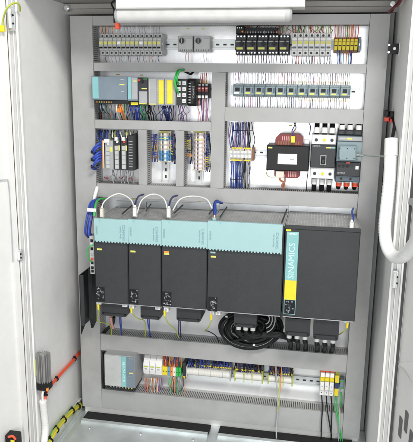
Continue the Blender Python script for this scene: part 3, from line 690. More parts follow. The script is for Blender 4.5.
# ------------------------------------------------------------------ row 3: vertical terminal strips
def vstrip(u0, u1, v0, v1, lab, cols, n, Yf=-.058):
    x0, x1, z0, z1 = rect(u0, v0, u1, v1, Yf); t = thing('terminal_strip', lab, 'terminal strip', ((x0+x1)/2, -.01, z0)); h = (z1-z0)/n; w_ = x1-x0
    for j in range(n):
        b = MB(); za = z0+h*j; base = cols(j)
        b.box(x0, x1, -.046, -.010, za+.0003, za+h-.0003, base, .0005); b.box(x0+w_*.2, x1-w_*.2, Yf, -.046, za+.0003, za+h-.0003, base, .0005)
        b.box(x0+w_*.34, x0+w_*.46, Yf-.0005, Yf, za+h*.2, za+h*.8, M_dgrey); b.box(x0+w_*.54, x0+w_*.66, Yf-.0005, Yf, za+h*.2, za+h*.8, M_wtag)
        b.box(x0+w_*.05, x0+w_*.14, -.0466, -.046, za+h*.25, za+h*.75, M_dgrey); b.box(x0+w_*.86, x0+w_*.95, -.0466, -.046, za+h*.25, za+h*.75, M_dgrey)
        b.build('terminal', t)
    for za in (z0-.006, z1): part('end_clamp', t, M_beige, (x0-.002, x1+.002, -.05, -.010, za, za+.006), ch=.001)
    part('label_holder', t, M_lemon, (x0+w_*.15, x1-w_*.15, Yf-.004, Yf, z0+h*n*.80, z0+h*n*.825), (x0+w_*.1, x1-w_*.1, -.056, -.05, z1+.001, z1+.005))
    return x0, x1, z0, z1
vstrip(158, 170, 132.8, 161, 'vertical terminal strip in beige and light blue', lambda j: M_lblue if j < 8 or j in (16, 17, 18) else M_beige, 22)
vstrip(193, 205, 132.8, 170, 'vertical terminal strip in pale pink', lambda j: M_pink, 28)
def side_wires(u0, u1, v0, v1, n, ms, what, group, m2=None):
    for j in range(n):
        v = v0+(v1-v0)*(j+.5)/n; m = ms[j*len(ms)//n] if isinstance(ms, list) else ms
        p0, p1 = P3(u0, v, -.04), P3(u1, v+(R()-.5)*1.5, -.035)
        b = MB(); b.tube([p0, p0.lerp(p1, .5)+Vector((0, -.006, -.001)), p1], .0014, m, n=5, sub=3); o = b.build('wire', None, 'short %s wire %s, %s from top' % (CN[m.name], what, ORD[n-1-j] if False else ORD[j]), 'wire', group)
        b = MB(); b.cyl(p0.lerp(p1, .15), p0.lerp(p1, .45), .0024, m2 or m, 6); b.build('marker_sleeve', o); NW[0] += 1
side_wires(157.5, 151.5, 134, 158, 11, [M_blue, M_blue, M_violet, M_yellow, M_yellow, M_blue, M_brown], 'left of the beige and blue strip', 'side wires of the beige and blue strip')
side_wires(170.5, 174.5, 134, 160, 10, [M_brown, M_violet, M_yellow, M_beige if 0 else M_yellow, M_navy], 'right of the beige and blue strip', 'side wires of the beige and blue strip')
side_wires(192.5, 187, 133, 157, 12, [M_navy, M_yellow, M_yellow, M_black, M_orange], 'left of the pale pink strip', 'side wires of the pale pink strip', M_yellow)
side_wires(205.5, 209.5, 133, 168, 14, [M_navy, M_wgrey, M_navy, M_yellow, M_black], 'right of the pale pink strip', 'side wires of the pale pink strip', M_yellow)

# ------------------------------------------------------------------ row 3 right: horizontal terminals, transformer, breakers
x0, x1, z0, z1 = rect(229.6, 147.6, 251.5, 161.0, -.058); w_ = x1-x0; h = z1-z0
t = thing('terminal_strip', 'short horizontal beige terminal strip with blue wires, left of the transformer', 'terminal strip', ((x0+x1)/2, -.01, z0))
for j in range(16):
    xa = x0+w_*j/16; b = MB(); b.box(xa+.0003, xa+w_/16-.0003, -.046, -.010, z0, z1, M_beige if j != 10 else M_dgrey, .0004); b.box(xa+.0003, xa+w_/16-.0003, -.058, -.046, z0+h*.24, z1-h*.24, M_white, .0004)
    b.box(xa+.001, xa+w_/16-.001, -.0586, -.058, z0+h*.46, z0+h*.60, M_lgrey); b.build('terminal', t)
for za, nm in ((z0-.001, 0), (z1-.005, 1)): part('yellow_strip', t, M_yellow, (x0+.004, x0+w_*.56, -.050, -.0462, za, za+.005), (x0+w_*.64, x1-.004, -.050, -.0462, za, za+.005))
part('end_bracket', t, M_brown, (x1, x1+.008, -.052, -.010, z0+.002, z1-.002), ch=.001)
wires(232, 243, 9, 148.5, 122.5, [M_blue, M_navy, M_wwhite, M_blue], 'rising from the short beige terminal strip', 'wires above the short terminal strip', r=.0016, jit=1.0)
wires(244, 252, 6, 148.5, 122.5, [M_wwhite, M_wgrey, M_navy, M_black], 'above the right end of the short strip', 'wires above the short terminal strip', r=.0015, jit=1.0)
wires(231, 242, 9, 160, 188, [M_blue, M_navy, M_blue, M_blue], 'dropping from the short beige terminal strip', 'wires under the short terminal strip', r=.0017, jit=.8)
wires(243, 251, 7, 160, 188, [M_wwhite, M_wgrey, M_wgrey, M_black], 'below the right end of the short strip', 'wires under the short terminal strip', r=.0015, jit=.8)
for (u0, u1, v) in ((233, 253, 130.5), (231, 241, 179)):
    a, c = P3(u0, v, -.06), P3(u1, v+.3, -.06); b = MB(); b.tube([a, a.lerp(c, .5)+Vector((0, -.004, 0)), c], .0015, M_black); b.build('cable_tie', None, 'black cable tie around the blue wires %s the short terminal strip' % ('above' if v < 150 else 'below'), 'cable tie')

Yt = -.135
x0, x1, z0, z1 = rect(266.5, 145.8, 309, 171.0, Yt); w_ = x1-x0; h = z1-z0
t = thing('transformer', 'black control transformer with red windings and white rating plate', 'transformer', ((x0+x1)/2, -.005, z0-.02))
b = MB(); b.box(x0, x1, Yt, -.03, z0, z1, M_black, .003); b.build('core', t)
part('rating_plate', t, M_wtag, (x0+w_*.27, x0+w_*.72, Yt-.0008, Yt, z0+h*.27, z0+h*.68))
b = MB(); b.box(x0+w_*.56, x0+w_*.66, Yt-.0012, Yt-.0008, z0+h*.44, z0+h*.49, M_mgrey); b.box(x0+w_*.31, x0+w_*.5, Yt-.0012, Yt-.0008, z0+h*.34, z0+h*.36, M_lgrey); b.box(x0+w_*.31, x0+w_*.45, Yt-.0012, Yt-.0008, z0+h*.58, z0+h*.60, M_lgrey); b.build('print', t)
part('name_plate', t, M_lemon, (x0+w_*.03, x0+w_*.13, Yt-.0008, Yt, z1-h*.12, z1-h*.06))
b = MB(); xa, xb, za, zb = rect(276, 134.3, 303, 146.2, -.10)
c = .012
b.prism([(xa, z1+.0005), (xb, z1+.0005), (xb, zb-c), (xb-c, zb), (xa+c, zb), (xa, zb-c)], -.115, -.045, M_coil); 
for j in range(9): b.box(xa+.008+j*(xb-xa-.016)/9, xa+.013+j*(xb-xa-.016)/9, -.1165, -.115, z1+.001, zb-.022, M_brown)
b.build('winding', t)
b = MB(); 
for j in range(7): xx = xa+.022+j*.0062; b.box(xx, xx+.0028, -.1165, -.115, zb-.020, zb-.006, M_pinkw)
b.build('terminal_row', t)
b = MB(); xa2, xb2, za2, zb2 = rect(274.5, 170, 300, 177.3, -.10)
b.prism([(xa2, z0-.0005), (xa2, za2+c*.6), (xa2+c*.6, za2), (xb2-c*.6, za2), (xb2, za2+c*.6), (xb2, z0-.0005)], -.115, -.045, M_coil); b.build('winding', t)
b = MB()
for j in range(5): xx = xa2+.048+j*.0062; b.box(xx, xx+.003, -.1165, -.115, za2+.004, z0-.004, M_pinkw)
b.build('terminal_row', t)
part('terminal_block', t, M_yellow, (xa+.052, xa+.066, -.128, -.1166, zb-.026, zb-.004), ch=.001); part('terminal_block', t, M_beige, (xa2+.006, xa2+.034, -.128, -.1166, za2+.001, z0-.003), ch=.001)
for xx in (x0+.012, x1-.012): part('foot', t, M_steel, (xx-.008, xx+.008, -.03, -.003, z0-.012, z1+.012))
wire([P3(294, 137, -.125), P3(293.5, 132, -.10), P3(296, 128, -.07), P3(294.5, 123, -.04)], .0018, M_brown, 'brown wire from the top of the transformer into the trunking', 'transformer wires')
wire([P3(293, 137, -.125), P3(292, 131, -.10), P3(294, 127, -.07), P3(295.5, 123, -.04)], .0018, M_blue, 'blue wire from the top of the transformer into the trunking', 'transformer wires')
wire([P3(281, 175, -.12), P3(280, 180, -.10), P3(284, 183, -.08), P3(283, 191, -.04)], .0032, M_orange, 'orange wire below the transformer', 'transformer wires')
wire([P3(284, 175, -.12), P3(285, 181, -.10), P3(282, 185, -.08), P3(284, 191, -.04)], .0030, M_pinkw, 'pink wire below the transformer', 'transformer wires')
wire([P3(267.5, 170, -.06), P3(266.5, 174, -.06), P3(270, 177, -.05), P3(275, 177, -.05)], .0012, M_ygreen, 'thin yellow green wire at the lower left of the transformer', 'transformer wires')
wire([P3(309.5, 135, -.05), P3(310.5, 127, -.05), P3(309, 123, -.04)], .0016, M_navy, 'navy wire between transformer and breaker')
wire([P3(308, 172, -.05), P3(306.8, 182, -.05), P3(306.5, 192, -.04)], .0014, M_black, 'black wire between transformer and breaker')

Yb = -.105
x0, x1, z0, z1 = rect(310.5, 135.3, 335.3, 179.3, Yb); w_ = x1-x0; h = z1-z0
t = thing('moulded_case_breaker', 'three pole breaker with dark middle and white terminal covers', 'circuit breaker', ((x0+x1)/2, -.008, z0))
b = MB(); b.box(x0, x1, Yb, -.008, z0+h*.265, z1-h*.215, M_dgrey, .002); b.build('body', t)
b = MB(); b.box(x0+.001, x1-.001, Yb+.01, -.008, z0, z0+h*.262, M_white, .002); b.build('lower_cover', t)
b = MB(); b.box(x0+.001, x1-.001, Yb+.01, -.008, z1-h*.212, z1, M_white, .002); b.build('upper_cover', t)
b = MB(); xm = x0+w_*.52; b.box(xm-.010, xm+.010, Yb-.0008, Yb, z0+h*.33, z0+h*.55, M_mgrey); b.box(xm-.0075, xm+.0075, Yb-.0012, Yb-.0008, z0+h*.35, z0+h*.53, M_black); b.build('toggle_recess', t)
b = MB(); b.box(xm-.0055, xm+.0055, Yb-.016, Yb-.0012, z0+h*.37, z0+h*.47, M_dgrey, .002); b.build('toggle', t)
part('brand_strip', t, M_lemon, (x0+w_*.6, x0+w_*.8, Yb-.0006, Yb, z1-h*.29, z1-h*.26)); part('brand_strip', t, M_teal2, (x0+w_*.8, x0+w_*.98, Yb-.0006, Yb, z1-h*.29, z1-h*.26))
b = MB()
for fx in (.2, .52, .83):
    for zz, rr in ((z0+h*.12, .0055), (z1-h*.11, .0055)): b.cyl((x0+w_*fx, Yb+.010, zz), (x0+w_*fx, Yb+.008, zz), rr, M_yellow if fx == .52 else M_dgrey, 12)
b.build('terminal_screw', t)
text('SIEMENS', t, (x0+w_*.22, Yb-.0003, z1-h*.245), .007, M_lgrey)
def poles(x0, x1, zt, zb, label_, ybase, capm_top=M_white, capm_bot=M_white, fr=(.2, .52, .83), top=True, bot=True, t=None, r=.0085, L=.040):
    w_ = x1-x0
    for i, fx in enumerate(fr):
        xx = x0+w_*fx
        for up, on, zz, cm in ((1, top, zt, capm_top), (-1, bot, zb, capm_bot)):
            if not on: continue
            tc = thing('power_cable', 'black power cable with %s collar %s, %s pole' % ({M_white.name: 'white', M_rred.name: 'red'}.get(cm.name, 'white'), ('above ' if up > 0 else 'below ')+label_, ['left', 'middle', 'right'][i]), 'cable', (xx, ybase, zz))
            b = MB(); b.tube([(xx, ybase, zz-up*.004), (xx, ybase-.004, zz+up*L*.4), (xx, ybase+.01, zz+up*L*.75), (xx, -.03, zz+up*L*1.15)], r, M_black, n=10); b.build('cable_jacket', tc)
            b = MB(); b.cyl((xx, ybase-.005, zz+up*L*.10), (xx, ybase-.003, zz+up*L*(.78 if cm is M_rred else .55)), r*1.25, cm, 12)
            if cm is M_rred: b.cyl((xx, ybase-.007, zz+up*L*.06), (xx, ybase-.0055, zz+up*L*.36), r*1.32, M_white, 12)
            b.build('collar', tc)
poles(x0, x1, z1, z0, 'the white covered breaker', -.06, L=.042)

Yw = -.115
x0, x1, z0, z1 = rect(336.3, 130.5, 361.8, 183.8, Yw); w_ = x1-x0; h = z1-z0
t = thing('main_switch', 'blue grey main switch with rotary handle block and red button', 'main switch', ((x0+x1)/2, -.008, z0))
b = MB(); b.box(x0, x1, Yw+.012, -.008, z0+h*.02, z1-h*.10, M_dbg, .003)
b.box(x0+.002, x1-.002, Yw+.02, -.010, z1-h*.10, z1, M_dgrey, .004); b.build('body', t)
part('upper_panel', t, M_mgrey, (x0+.002, x1-.002, Yw+.004, Yw+.012, z0+h*.80, z0+h*.885), ch=.002)
part('mechanism_plate', t, M_contact, (x0+.001, x1-.001, Yw+.002, Yw+.0118, z0+h*.42, z0+h*.79), ch=.002)
part('handle_block', t, M_contact, (x0+w_*.08, x0+w_*.76, Yw-.030, Yw+.0018, z0+h*.45, z0+h*.73), ch=.004)
part('trip_unit', t, M_dgrey, (x0+.002, x1-.002, Yw+.002, Yw+.0118, z0+h*.14, z0+h*.41), ch=.002)
b = MB()
for fx in (.14, .30, .46): b.cyl((x0+w_*fx, Yw+.002, z0+h*.33), (x0+w_*fx, Yw, z0+h*.33), .0048, M_black, 12)
b.build('adjust_knob', t)
part('red_button', t, M_red, (x0+w_*.4, x0+w_*.56, Yw-.001, Yw+.002, z0+h*.385, z0+h*.41)); part('white_button', t, M_wtag, (x0+w_*.78, x0+w_*.9, Yw-.001, Yw+.002, z0+h*.28, z0+h*.34))
part('yellow_label', t, M_lemon, (x0+w_*.38, x0+w_*.58, Yw+.0034, Yw+.004, z0+h*.83, z0+h*.86)); part('grey_label', t, M_lgrey, (x0+w_*.1, x0+w_*.34, Yw+.0034, Yw+.004, z0+h*.835, z0+h*.855))
b = MB()
for fx in (.1, .4, .68): 
    for fz in (.5, .68): b.cyl((x0+w_*fx, Yw-.030, z0+h*fz), (x0+w_*fx, Yw-.0308, z0+h*fz), .002, M_dgrey, 8)
b.build('screw', t)
b = MB(); 
for fx in (.25, .62): b.cyl((x0+w_*fx, Yw+.012, z0+h*.085), (x0+w_*fx, Yw+.010, z0+h*.085), .004, M_black, 10)
for fx in (.3, .65): b.cyl((x0+w_*fx, Yw+.02, z1-h*.05), (x0+w_*fx, Yw+.017, z1-h*.05), .005, M_black, 10)
b.build('terminal_screw', t)
text('SIEMENS', t, (x0+w_*.22, Yw+.0012, z0+h*.20), .0075, M_lgrey)
poles(x0, x1, z1-.004, z0+.012, 'the main switch', -.07, M_white, M_rred, fr=(.18, .50, .84), t=t, r=.0080, L=.034)
# shaft to the right
b = MB(); a = P3(357, 155, Yw-.02); c = P3(363.5, 155.3, Yw-.04); b.cyl(a, c, .0065, M_steel, 12, .005); b.build('shaft_coupling', t)
b = MB(); b.cyl(c, P3(386, 156.6, -.30), .0028, M_steel, 8); b.build('shaft', t)

# ------------------------------------------------------------------ drives
Yd = -.25
def drive(u0, v0, u1, v1, lab, vteal=None, first=False, wide=False, labels=1):
    x0, x1, z0, z1 = rect(u0, v0, u1, v1, Yd); g = .0007; w_ = x1-x0; h = z1-z0
    t = thing('drive_module', lab, 'drive', ((x0+x1)/2, -.004, z0), 'big dark drive modules')
    b = MB(); b.box(x0+g, x1-g, Yd, -.004, z0, z1-.012, M_drive, .003); b.build('body', t)
    # open grille on the top
    b = MB(); b.box(x0+g, x1-g, Yd, Yd+.004, z1-.012, z1, M_drive); b.box(x0+g, x0+g+.003, Yd+.004, -.004, z1-.006, z1-.0005, M_grille); b.box(x1-g-.003, x1-g, Yd+.004, -.004, z1-.006, z1-.0005, M_grille)
    y = Yd+.010
    while y < -.012: b.box(x0+.004, x1-.004, y, y+.0026, z1-.0045, z1-.001, M_grille); y += .0155
    x = x0+.008
    while x < x1-.008: b.box(x, x+.0018, Yd+.006, -.010, z1-.0055, z1-.002, M_grille); x += .0105
    b.build('top_grille', t)
    b = MB(); b.box(x0+g, x1-g, -.012, -.004, z1, z1+.022, M_steel); b.build('rear_flange', t)
    # control window with latch near the bottom
    if not wide:
        a0, a1, b0, b1 = rect(u0+1.2, v1-16.5, u0+10, v1-2.2, Yd)
        part('terminal_panel', t, M_black, (a0, a1, Yd-.0012, Yd, b0, b1), ch=.0004)
        b = MB()
        for _ in range(16):
            xx = a0+(a1-a0)*(.08+.75*R()); zz = b0+(b1-b0)*(.05+.85*R()); b.box(xx, xx+.002+.004*R(), Yd-.002, Yd-.0012, zz, zz+.0015+.003*R(), M_bgrey if R() > .25 else M_lgrey)
        for j in range(10):
            aa = j*math.pi*1.4/10+.3; b.box(a0+(a1-a0)*.55+.010*math.cos(aa)-.001, a0+(a1-a0)*.55+.010*math.cos(aa)+.001, Yd-.0022, Yd-.0012, (b0+b1)/2+.003+.010*math.sin(aa)-.001, (b0+b1)/2+.003+.010*math.sin(aa)+.001, M_mgrey)
        b.build('print', t)
    if vteal:
        ua, ub, va, vb = vteal; a0, a1, b0, b1 = rect(ua, va, ub, vb, Yd-.012)
        poly = [(a0, b1), (a1, b1), (a1, b0)]; n = max(4, int((a1-a0)/.0105)); p = (a1-a0)/n
        pl = []
        for i in range(n): 
            xx = a1-p*i; pl += [(xx-p*.38, b0), (xx-p*.5, b0+.0045), (xx-p*.88, b0+.0045), (xx-p, b0)]
        poly += pl[:-1]+[(a0, b0)]
        b = MB(); b.prism(poly, Yd-.012, Yd, M_teal)
        tc = b.build('teal_cover', t)
        b = MB()
        for xx in (a0+(a1-a0)*.17, ): b.cyl((xx, Yd-.012, b1-.006), (xx, Yd-.0126, b1-.006), .0035, M_teal2, 14)
        b.build('rivet', tc)
        text('SIEMENS', t, (a0+.009, Yd-.0123, (b0+b1)/2), .0085, M_ink, math.radians(90))
        text('SINAMICS', t, (a1-.0155, Yd-.0123, (b0+b1)/2-.004), .0128, M_ink, math.radians(90)); text('Motor Module', t, (a1-.0275, Yd-.0123, (b0+b1)/2-.004), .0075, M_ink, math.radians(90))
    for j, (ul, vl, m) in enumerate(labels):
        a0, a1, b0, b1 = rect(ul, vl, ul+5.0, vl+1.7, Yd); part('tag_sticker', t, m, (a0, a1, Yd-.0008, Yd, b0, b1))
    b = MB(); b.box(x0+.004, x1-.004, Yd+.006, Yd+.02, z0-.004, z0, M_steel); b.build('lower_lip', t)
    return t, x0, x1, z0, z1
drive(94.6, 220.3, 128, 303.5, 'narrow dark drive module at the left end, a single yellow tag', (94.2, 128, 219.3, 242.8), labels=[(97, 248.4, M_lemon)])
drive(128.2, 221, 161.2, 305.8, 'second narrow dark drive module from the left', (128.2, 161.4, 220.2, 244.8), labels=[(130.5, 250.6, M_lemon)])
drive(161.4, 222.5, 207, 308.2, 'third dark drive module, with stacked orange and yellow tags', (161.6, 207.6, 221.3, 247.6), labels=[(164, 251.2, M_orange), (164.2, 253, M_lemon)])
drive(207.2, 224.3, 283, 313.5, 'widest drive module with a teal cover, above the coiled black cables', (207.8, 282.2, 222.8, 252.2), labels=[(210.5, 251.6, M_teal), (210.8, 255.8, M_lemon)])
t, x0, x1, z0, z1 = drive(283.2, 226.7, 358.2, 319.3, 'wide dark drive module with vertical teal and yellow plate, right end', None, wide=True, labels=[(286.2, 229.3, M_yellow)])
a0, a1, b0, b1 = rect(285.2, 231.8, 297.0, 314.5, Yd-.002)
b = MB(); b.box(a0, a1, Yd-.0025, Yd, b0+(b1-b0)*.42, b1, M_teal2); b.build('teal_plate', t)
part('yellow_plate', t, M_yellow, (a0, a1, Yd-.0025, Yd, b0+(b1-b0)*.182, b0+(b1-b0)*.4195))
b = MB(); b.box(a0, a1, Yd-.0020, Yd, b0, b0+(b1-b0)*.1815, M_teal2); b.box(a0+.002, a1-.002, Yd-.0026, Yd-.002, b0+.002, b0+(b1-b0)*.178, M_black); b.build('terminal_panel', t)
b = MB()
for _ in range(18):
    xx = a0+.004+(a1-a0-.012)*R(); zz = b0+.005+(b1-b0)*.15*R(); b.box(xx, xx+.002+.005*R(), Yd-.0032, Yd-.0026, zz, zz+.0015+.003*R(), M_bgrey)
b.build('print', t)
text('SINAMICS', t, ((a0+a1)/2, Yd-.0028, b0+(b1-b0)*.655), .0285, M_pale, math.radians(90)); text('SIEMENS', t, ((a0+a1)/2, Yd-.0028, b1-.007), .0078, M_wtag)
# white jumper cables arching over the grilles
grp = 'white jumper cables arching over the drives'
arcs = [((101, 216), (104, 202), (118, 193.8), (131, 200), (134.8, 213)), ((137, 213), (142, 200), (153, 194.2), (164, 199), (168.5, 214)),
        ((173, 210), (180, 199.5), (192, 196.2), (206, 199), (212, 208))]
nmz = ['leftmost white jumper cable arching above the first drive', 'middle white jumper cable arching above the second drive', 'rightmost white jumper cable arching above the third drive']
for i, a in enumerate(arcs):
    ys = (-.23, -.17, -.13, -.17, -.22); wire([P3(u, v, y) for (u, v), y in zip(a, ys)], .0024, M_wwhite, nmz[i], grp, 'cable', 'jumper_cable', 8, 8)
for i, (u, v, m, lab) in enumerate(((102, 213, M_beige, 'cream plug at the top left corner of the first drive'), (135, 212, M_white, 'white plug between the first and second drive'), (168.8, 213, M_white, 'white plug between the second and third drive'), (214.3, 222, M_teal, 'pale teal plug with blue cable between third and widest drive'), (351.5, 227, M_white, 'white plug with blue cable at the right end of the drives'))):
    p = P3(u, v, -.235); t = thing('drive_plug', lab, 'plug', p, 'plugs on top of the drives')
    b = MB(); b.box(p.x-.0065, p.x+.0065, p.y-.008, p.y+.006, p.z-.016, p.z+.016, m, .003); b.build('body', t)
    b = MB(); b.cyl((p.x, p.y, p.z+.016), (p.x, p.y+.002, p.z+.024), .005, M_copper if i == 3 else m, 10, .0035); b.build('strain_relief', t)
    if i in (1, 2): wire([p+Vector((0, 0, .02)), P3(u+1.5, v-12, -.19), P3(u+4, v-16, -.14), P3(u+8.5, v-17.5, -.10)], .0034, M_navy, 'navy cable behind the white plug of the %s drive' % ['', 'second', 'third'][i], None, 'cable', 'cable', 8)
    if i == 3:
        for k in range(3): wire([p+Vector((0, 0, .018)), P3(u-.5+k, v-10, -.20), P3(u+k*.6, v-19, -.16), P3(u+3+k*1.5, v-21.5+k, -.13), P3(u+6+k, v-19, -.10)], .0036, M_blue if k else M_navy, ['dark front strand', 'middle strand', 'upper strand'][k]+' of the blue loop above the widest drive', None, 'cable', 'cable', 8)
    if i == 4: wire([p+Vector((0, 0, .014)), P3(353.5, 218, -.20), P3(352, 212, -.15), P3(354, 207, -.05)], .0034, M_blue, 'blue cable rising at the right end of the drives', None, 'cable', 'cable', 8)
grp = 'dark brackets lying on the top grilles'
for i, (u0, v0, u1, v1) in enumerate(((122, 214, 134, 203.5), (146, 211, 151, 204), (174, 213, 183, 205), (209, 214, 216, 206), (220, 217, 227, 207), (282, 222, 287, 209))):
    b = MB(); a, c = P3(u0, v0, -.20), P3(u1, v1, -.08); b.tube([a, c], .0028, M_dgrey, n=4); b.build('clip_bracket', None, 'dark bar slanting across the top grille, %s from the left' % ORD[i], 'bracket', grp)

# below the drives: connector housings
grp = 'dark connector housings under the drives'
for k, (u0, v0, u1, v1, ntag) in enumerate(((101.5, 304.0, 127, 316.3, 0), (140.5, 307, 160.3, 319.3, 0), (176.5, 309, 200.6, 321.7, 0), (234, 314, 256.6, 327.5, 3), (285, 319.0, 310.3, 336.3, 3), (313.3, 319.9, 339, 340, 3))):
    x0, x1, z0, z1 = rect(u0, v0, u1, v1, -.225); w_ = x1-x0; h = z1-z0; c = .006
    z1 = min(z1, -.985) if False else z1
    t = thing('connector_housing', ['dark connector hanging below the leftmost drive', 'dark connector hanging below the second drive', 'dark connector hanging below the third drive', 'dark connector in front of the coiled black cables', 'dark connector below the teal and yellow plate', 'dark connector at the far right below the drives'][k], 'connector', ((x0+x1)/2, -.15, z0), grp)
    b = MB(); b.prism([(x0, z1), (x0, z0+c), (x0+c, z0), (x1-c, z0), (x1, z0+c), (x1, z1)], -.225, -.13, M_dgrey); b.build('body', t)
    b = MB(); b.box(x0+.004, x1-.004, -.2262, -.225, z0+h*.22, z0+h*.26, M_black); b.box(x0+.004, x0+.010, -.2262, -.225, z0+.006, z0+.012, M_black); b.box(x1-.010, x1-.004, -.2262, -.225, z0+.006, z0+.012, M_black); b.build('ridge', t)
    for j in range(ntag):
        xx = x0+w_*(.17+.32*j); tc = thing('motor_cable', 'black motor cable with white sleeve, %s, %s of three' % (['', '', '', 'in front of the coil', 'below the teal and yellow plate', 'under the far right connector'][k], ['left', 'middle', 'right'][j]), 'cable', (xx, -.18, z0))
        b = MB(); b.cyl((xx, -.19, z0+.003), (xx, -.194, z0-.022), .0088, M_white, 12); b.build('sleeve', tc)
        dx = (P3(278, 335, -.15).x-xx)*.5 if k == 3 else 0
        b = MB(); b.tube([(xx, -.19, z0-.020), (xx+dx*.1, -.19, z0-.035), (xx+.004+dx*.5, -.14, z0-.055), (xx+.003+dx, -.05, -1.205)], .0078, M_black, n=10); b.build('cable_jacket', tc)
grp = 'white earth clamps at the lower edge of the drives'
for k, (u, v) in enumerate(((98.6, 302.2), (124.5, 304.8), (131.5, 306.5), (157.5, 307.5), (166, 309.5), (211.8, 312.3), (218, 312.8), (347, 321))):
    x0, x1, z0, z1 = rect(u-2.4, v-2, u+2.4, v+2.4, -.236); t = thing('earth_clamp', 'white earth clamp under the drives, %s' % ['at the far left corner', 'right of the first connector', 'left of the second connector', 'right of the second connector', 'left of the third connector', 'left one of the pair beside the coil', 'right one of the pair beside the coil', 'at the far right corner'][k], 'clamp', ((x0+x1)/2, -.2, z0), grp)
    part('block', t, M_white, (x0, x1, -.236, -.205, z0, z1), ch=.0015)
    b = MB(); xm, zm = (x0+x1)/2, (z0+z1)/2; b.cyl((xm, -.236, zm), (xm, -.2385, zm), .0042, M_steel, 10); b.build('screw', t)
def earth(pts, lab):
    u, v = pts[0]; ys = [-.238, -.235]+[-.20+.15*i/(len(pts)-2) for i in range(len(pts)-2)]
    t = thing('earth_wire', lab, 'wire', P3(u, v, -.238), 'yellow green earth wires under the drives')
    b = MB(); b.tube([P3(a, c, y) for (a, c), y in zip(pts, ys)], .0019, M_ygreen, n=7, sub=7); b.build('wire_strand', t)
    b = MB(); b.cyl(P3(u, v-1, -.239), P3(pts[1][0]*.3+u*.7, v+4, -.238), .0045, M_yellow, 10, .0035); b.build('lug', t)
earth([(98.2, 305.5), (99, 312), (97, 320), (101, 322.5), (108, 323.5), (111, 328), (111.3, 336)], 'yellow green earth wire curling under the leftmost drive')
earth([(131.2, 309), (132.5, 314), (138, 318.5), (144, 320.5), (145.5, 327), (145, 337)], 'yellow green earth wire under the second drive')
earth([(164.5, 312), (165.5, 318), (169, 324), (175, 329), (179, 338)], 'yellow green earth wire slanting under the third drive')
earth([(211, 315.5), (211.5, 321), (208, 328), (204.5, 331)], 'yellow earth wire left of the cable coil')
earth([(347.5, 323.8), (346, 329), (341, 333.5), (337, 335)], 'yellow earth wire at the far right below the drives')
wire([P3(205, 330.5, -.1), P3(210, 332, -.09), P3(216, 336, -.07), P3(219, 342, -.05)], .0018, M_black, 'black wire continuing the yellow earth wire beside the coil')
for i, (u0, u1) in enumerate(((119.5, 122.5), (120.8, 122), (147.5, 151), (149, 150), (178.5, 178.8), (180, 181))):
    wire([P3(u0, 315, -.15), P3(u0+.3, 323, -.13), P3((u0+u1)/2, 330, -.09), P3(u1, 338, -.05)], .0022, M_blue if i < 4 else M_navy, 'thin blue control cable under the %s drive, %s strand' % (['leftmost', 'second', 'third'][i//2], ['left', 'right'][i % 2]), 'blue cables under the drives', 'cable', 'cable')
wire([P3(114, 317, -.12), P3(112.5, 324, -.10), P3(106, 330, -.07), P3(103, 335, -.05)], .0065, M_black, 'short thick black cable below the leftmost connector', None, 'cable', 'cable', 8)
wire([P3(111, 317, -.12), P3(111.5, 323, -.11), P3(113, 328, -.09)], .006, M_pinkw, 'short pinkish cable stub below the leftmost connector', None, 'cable', 'cable', 8)

# coil of black cables
t = thing('cable_coil', 'large coil of black cables hanging below the widest drive', 'cable coil', P3(250, 346, -.1))
for k in range(20):
    cu, cv = 249.5+R()*4, 326.5+R()*2.5-(k > 11)*2; ru = 30-1.3*k+R()*1.5; rv = 20-.9*k+R(); y = -.085-.008*(k % 3)-.003*k
    pts = [P3(cu+ru*math.cos(a), cv+rv*math.sin(a)*(1 if math.sin(a) > 0 else .8), y+.006*math.sin(a*3+k)) for a in [2*math.pi*j/18 for j in range(19)]]
    b = MB(); b.tube(pts, .0066 if k < 12 else .0056, M_black, n=8, sub=3, cap=False)
    b.build('cable_loop', t)
    if k in (2, 4, 6, 8, 10):
        b = MB(); pts2 = [p+Vector((0, -.0075, 0)) for p in pts]; b.tube(pts2[1:9] if k < 7 else pts2[5:13], .00065, M_lgrey, n=5, sub=3); b.build('highlight_line', t)  # pale lines laid along the loops, standing in for highlights on the cables
for k in range(4):
    b = MB(); b.tube([P3(232+3*k, 341-k*.5, -.13), P3(248, 338-k*1.2, -.145), P3(266, 336.5-k*1.2, -.14), P3(280, 337-k*1.4, -.14), P3(296, 341-k, -.12)], .0058, M_black, n=8); b.build('cable_tail', t)
for k in range(6):
    cu, cv = 265, 319; pts = [P3(cu+(6+1.9*k)*math.cos(a)*.75, cv+(5+2.1*k)*math.sin(a), -.165+.004*(k % 2)) for a in [-1.3+2.7*j/8 for j in range(9)]]
    b = MB(); b.tube(pts, .0024, M_black if k % 2 else M_mgrey, n=6, sub=3); b.build('inner_strand', t)
for u, v in ((226.5, 316.5), (254, 345)):
    p = P3(u, v, -.15); b = MB(); b.box(p.x-.004, p.x+.004, p.y-.003, p.y+.003, p.z-.003, p.z+.003, M_white, .001); b.build('tie_tag', t)

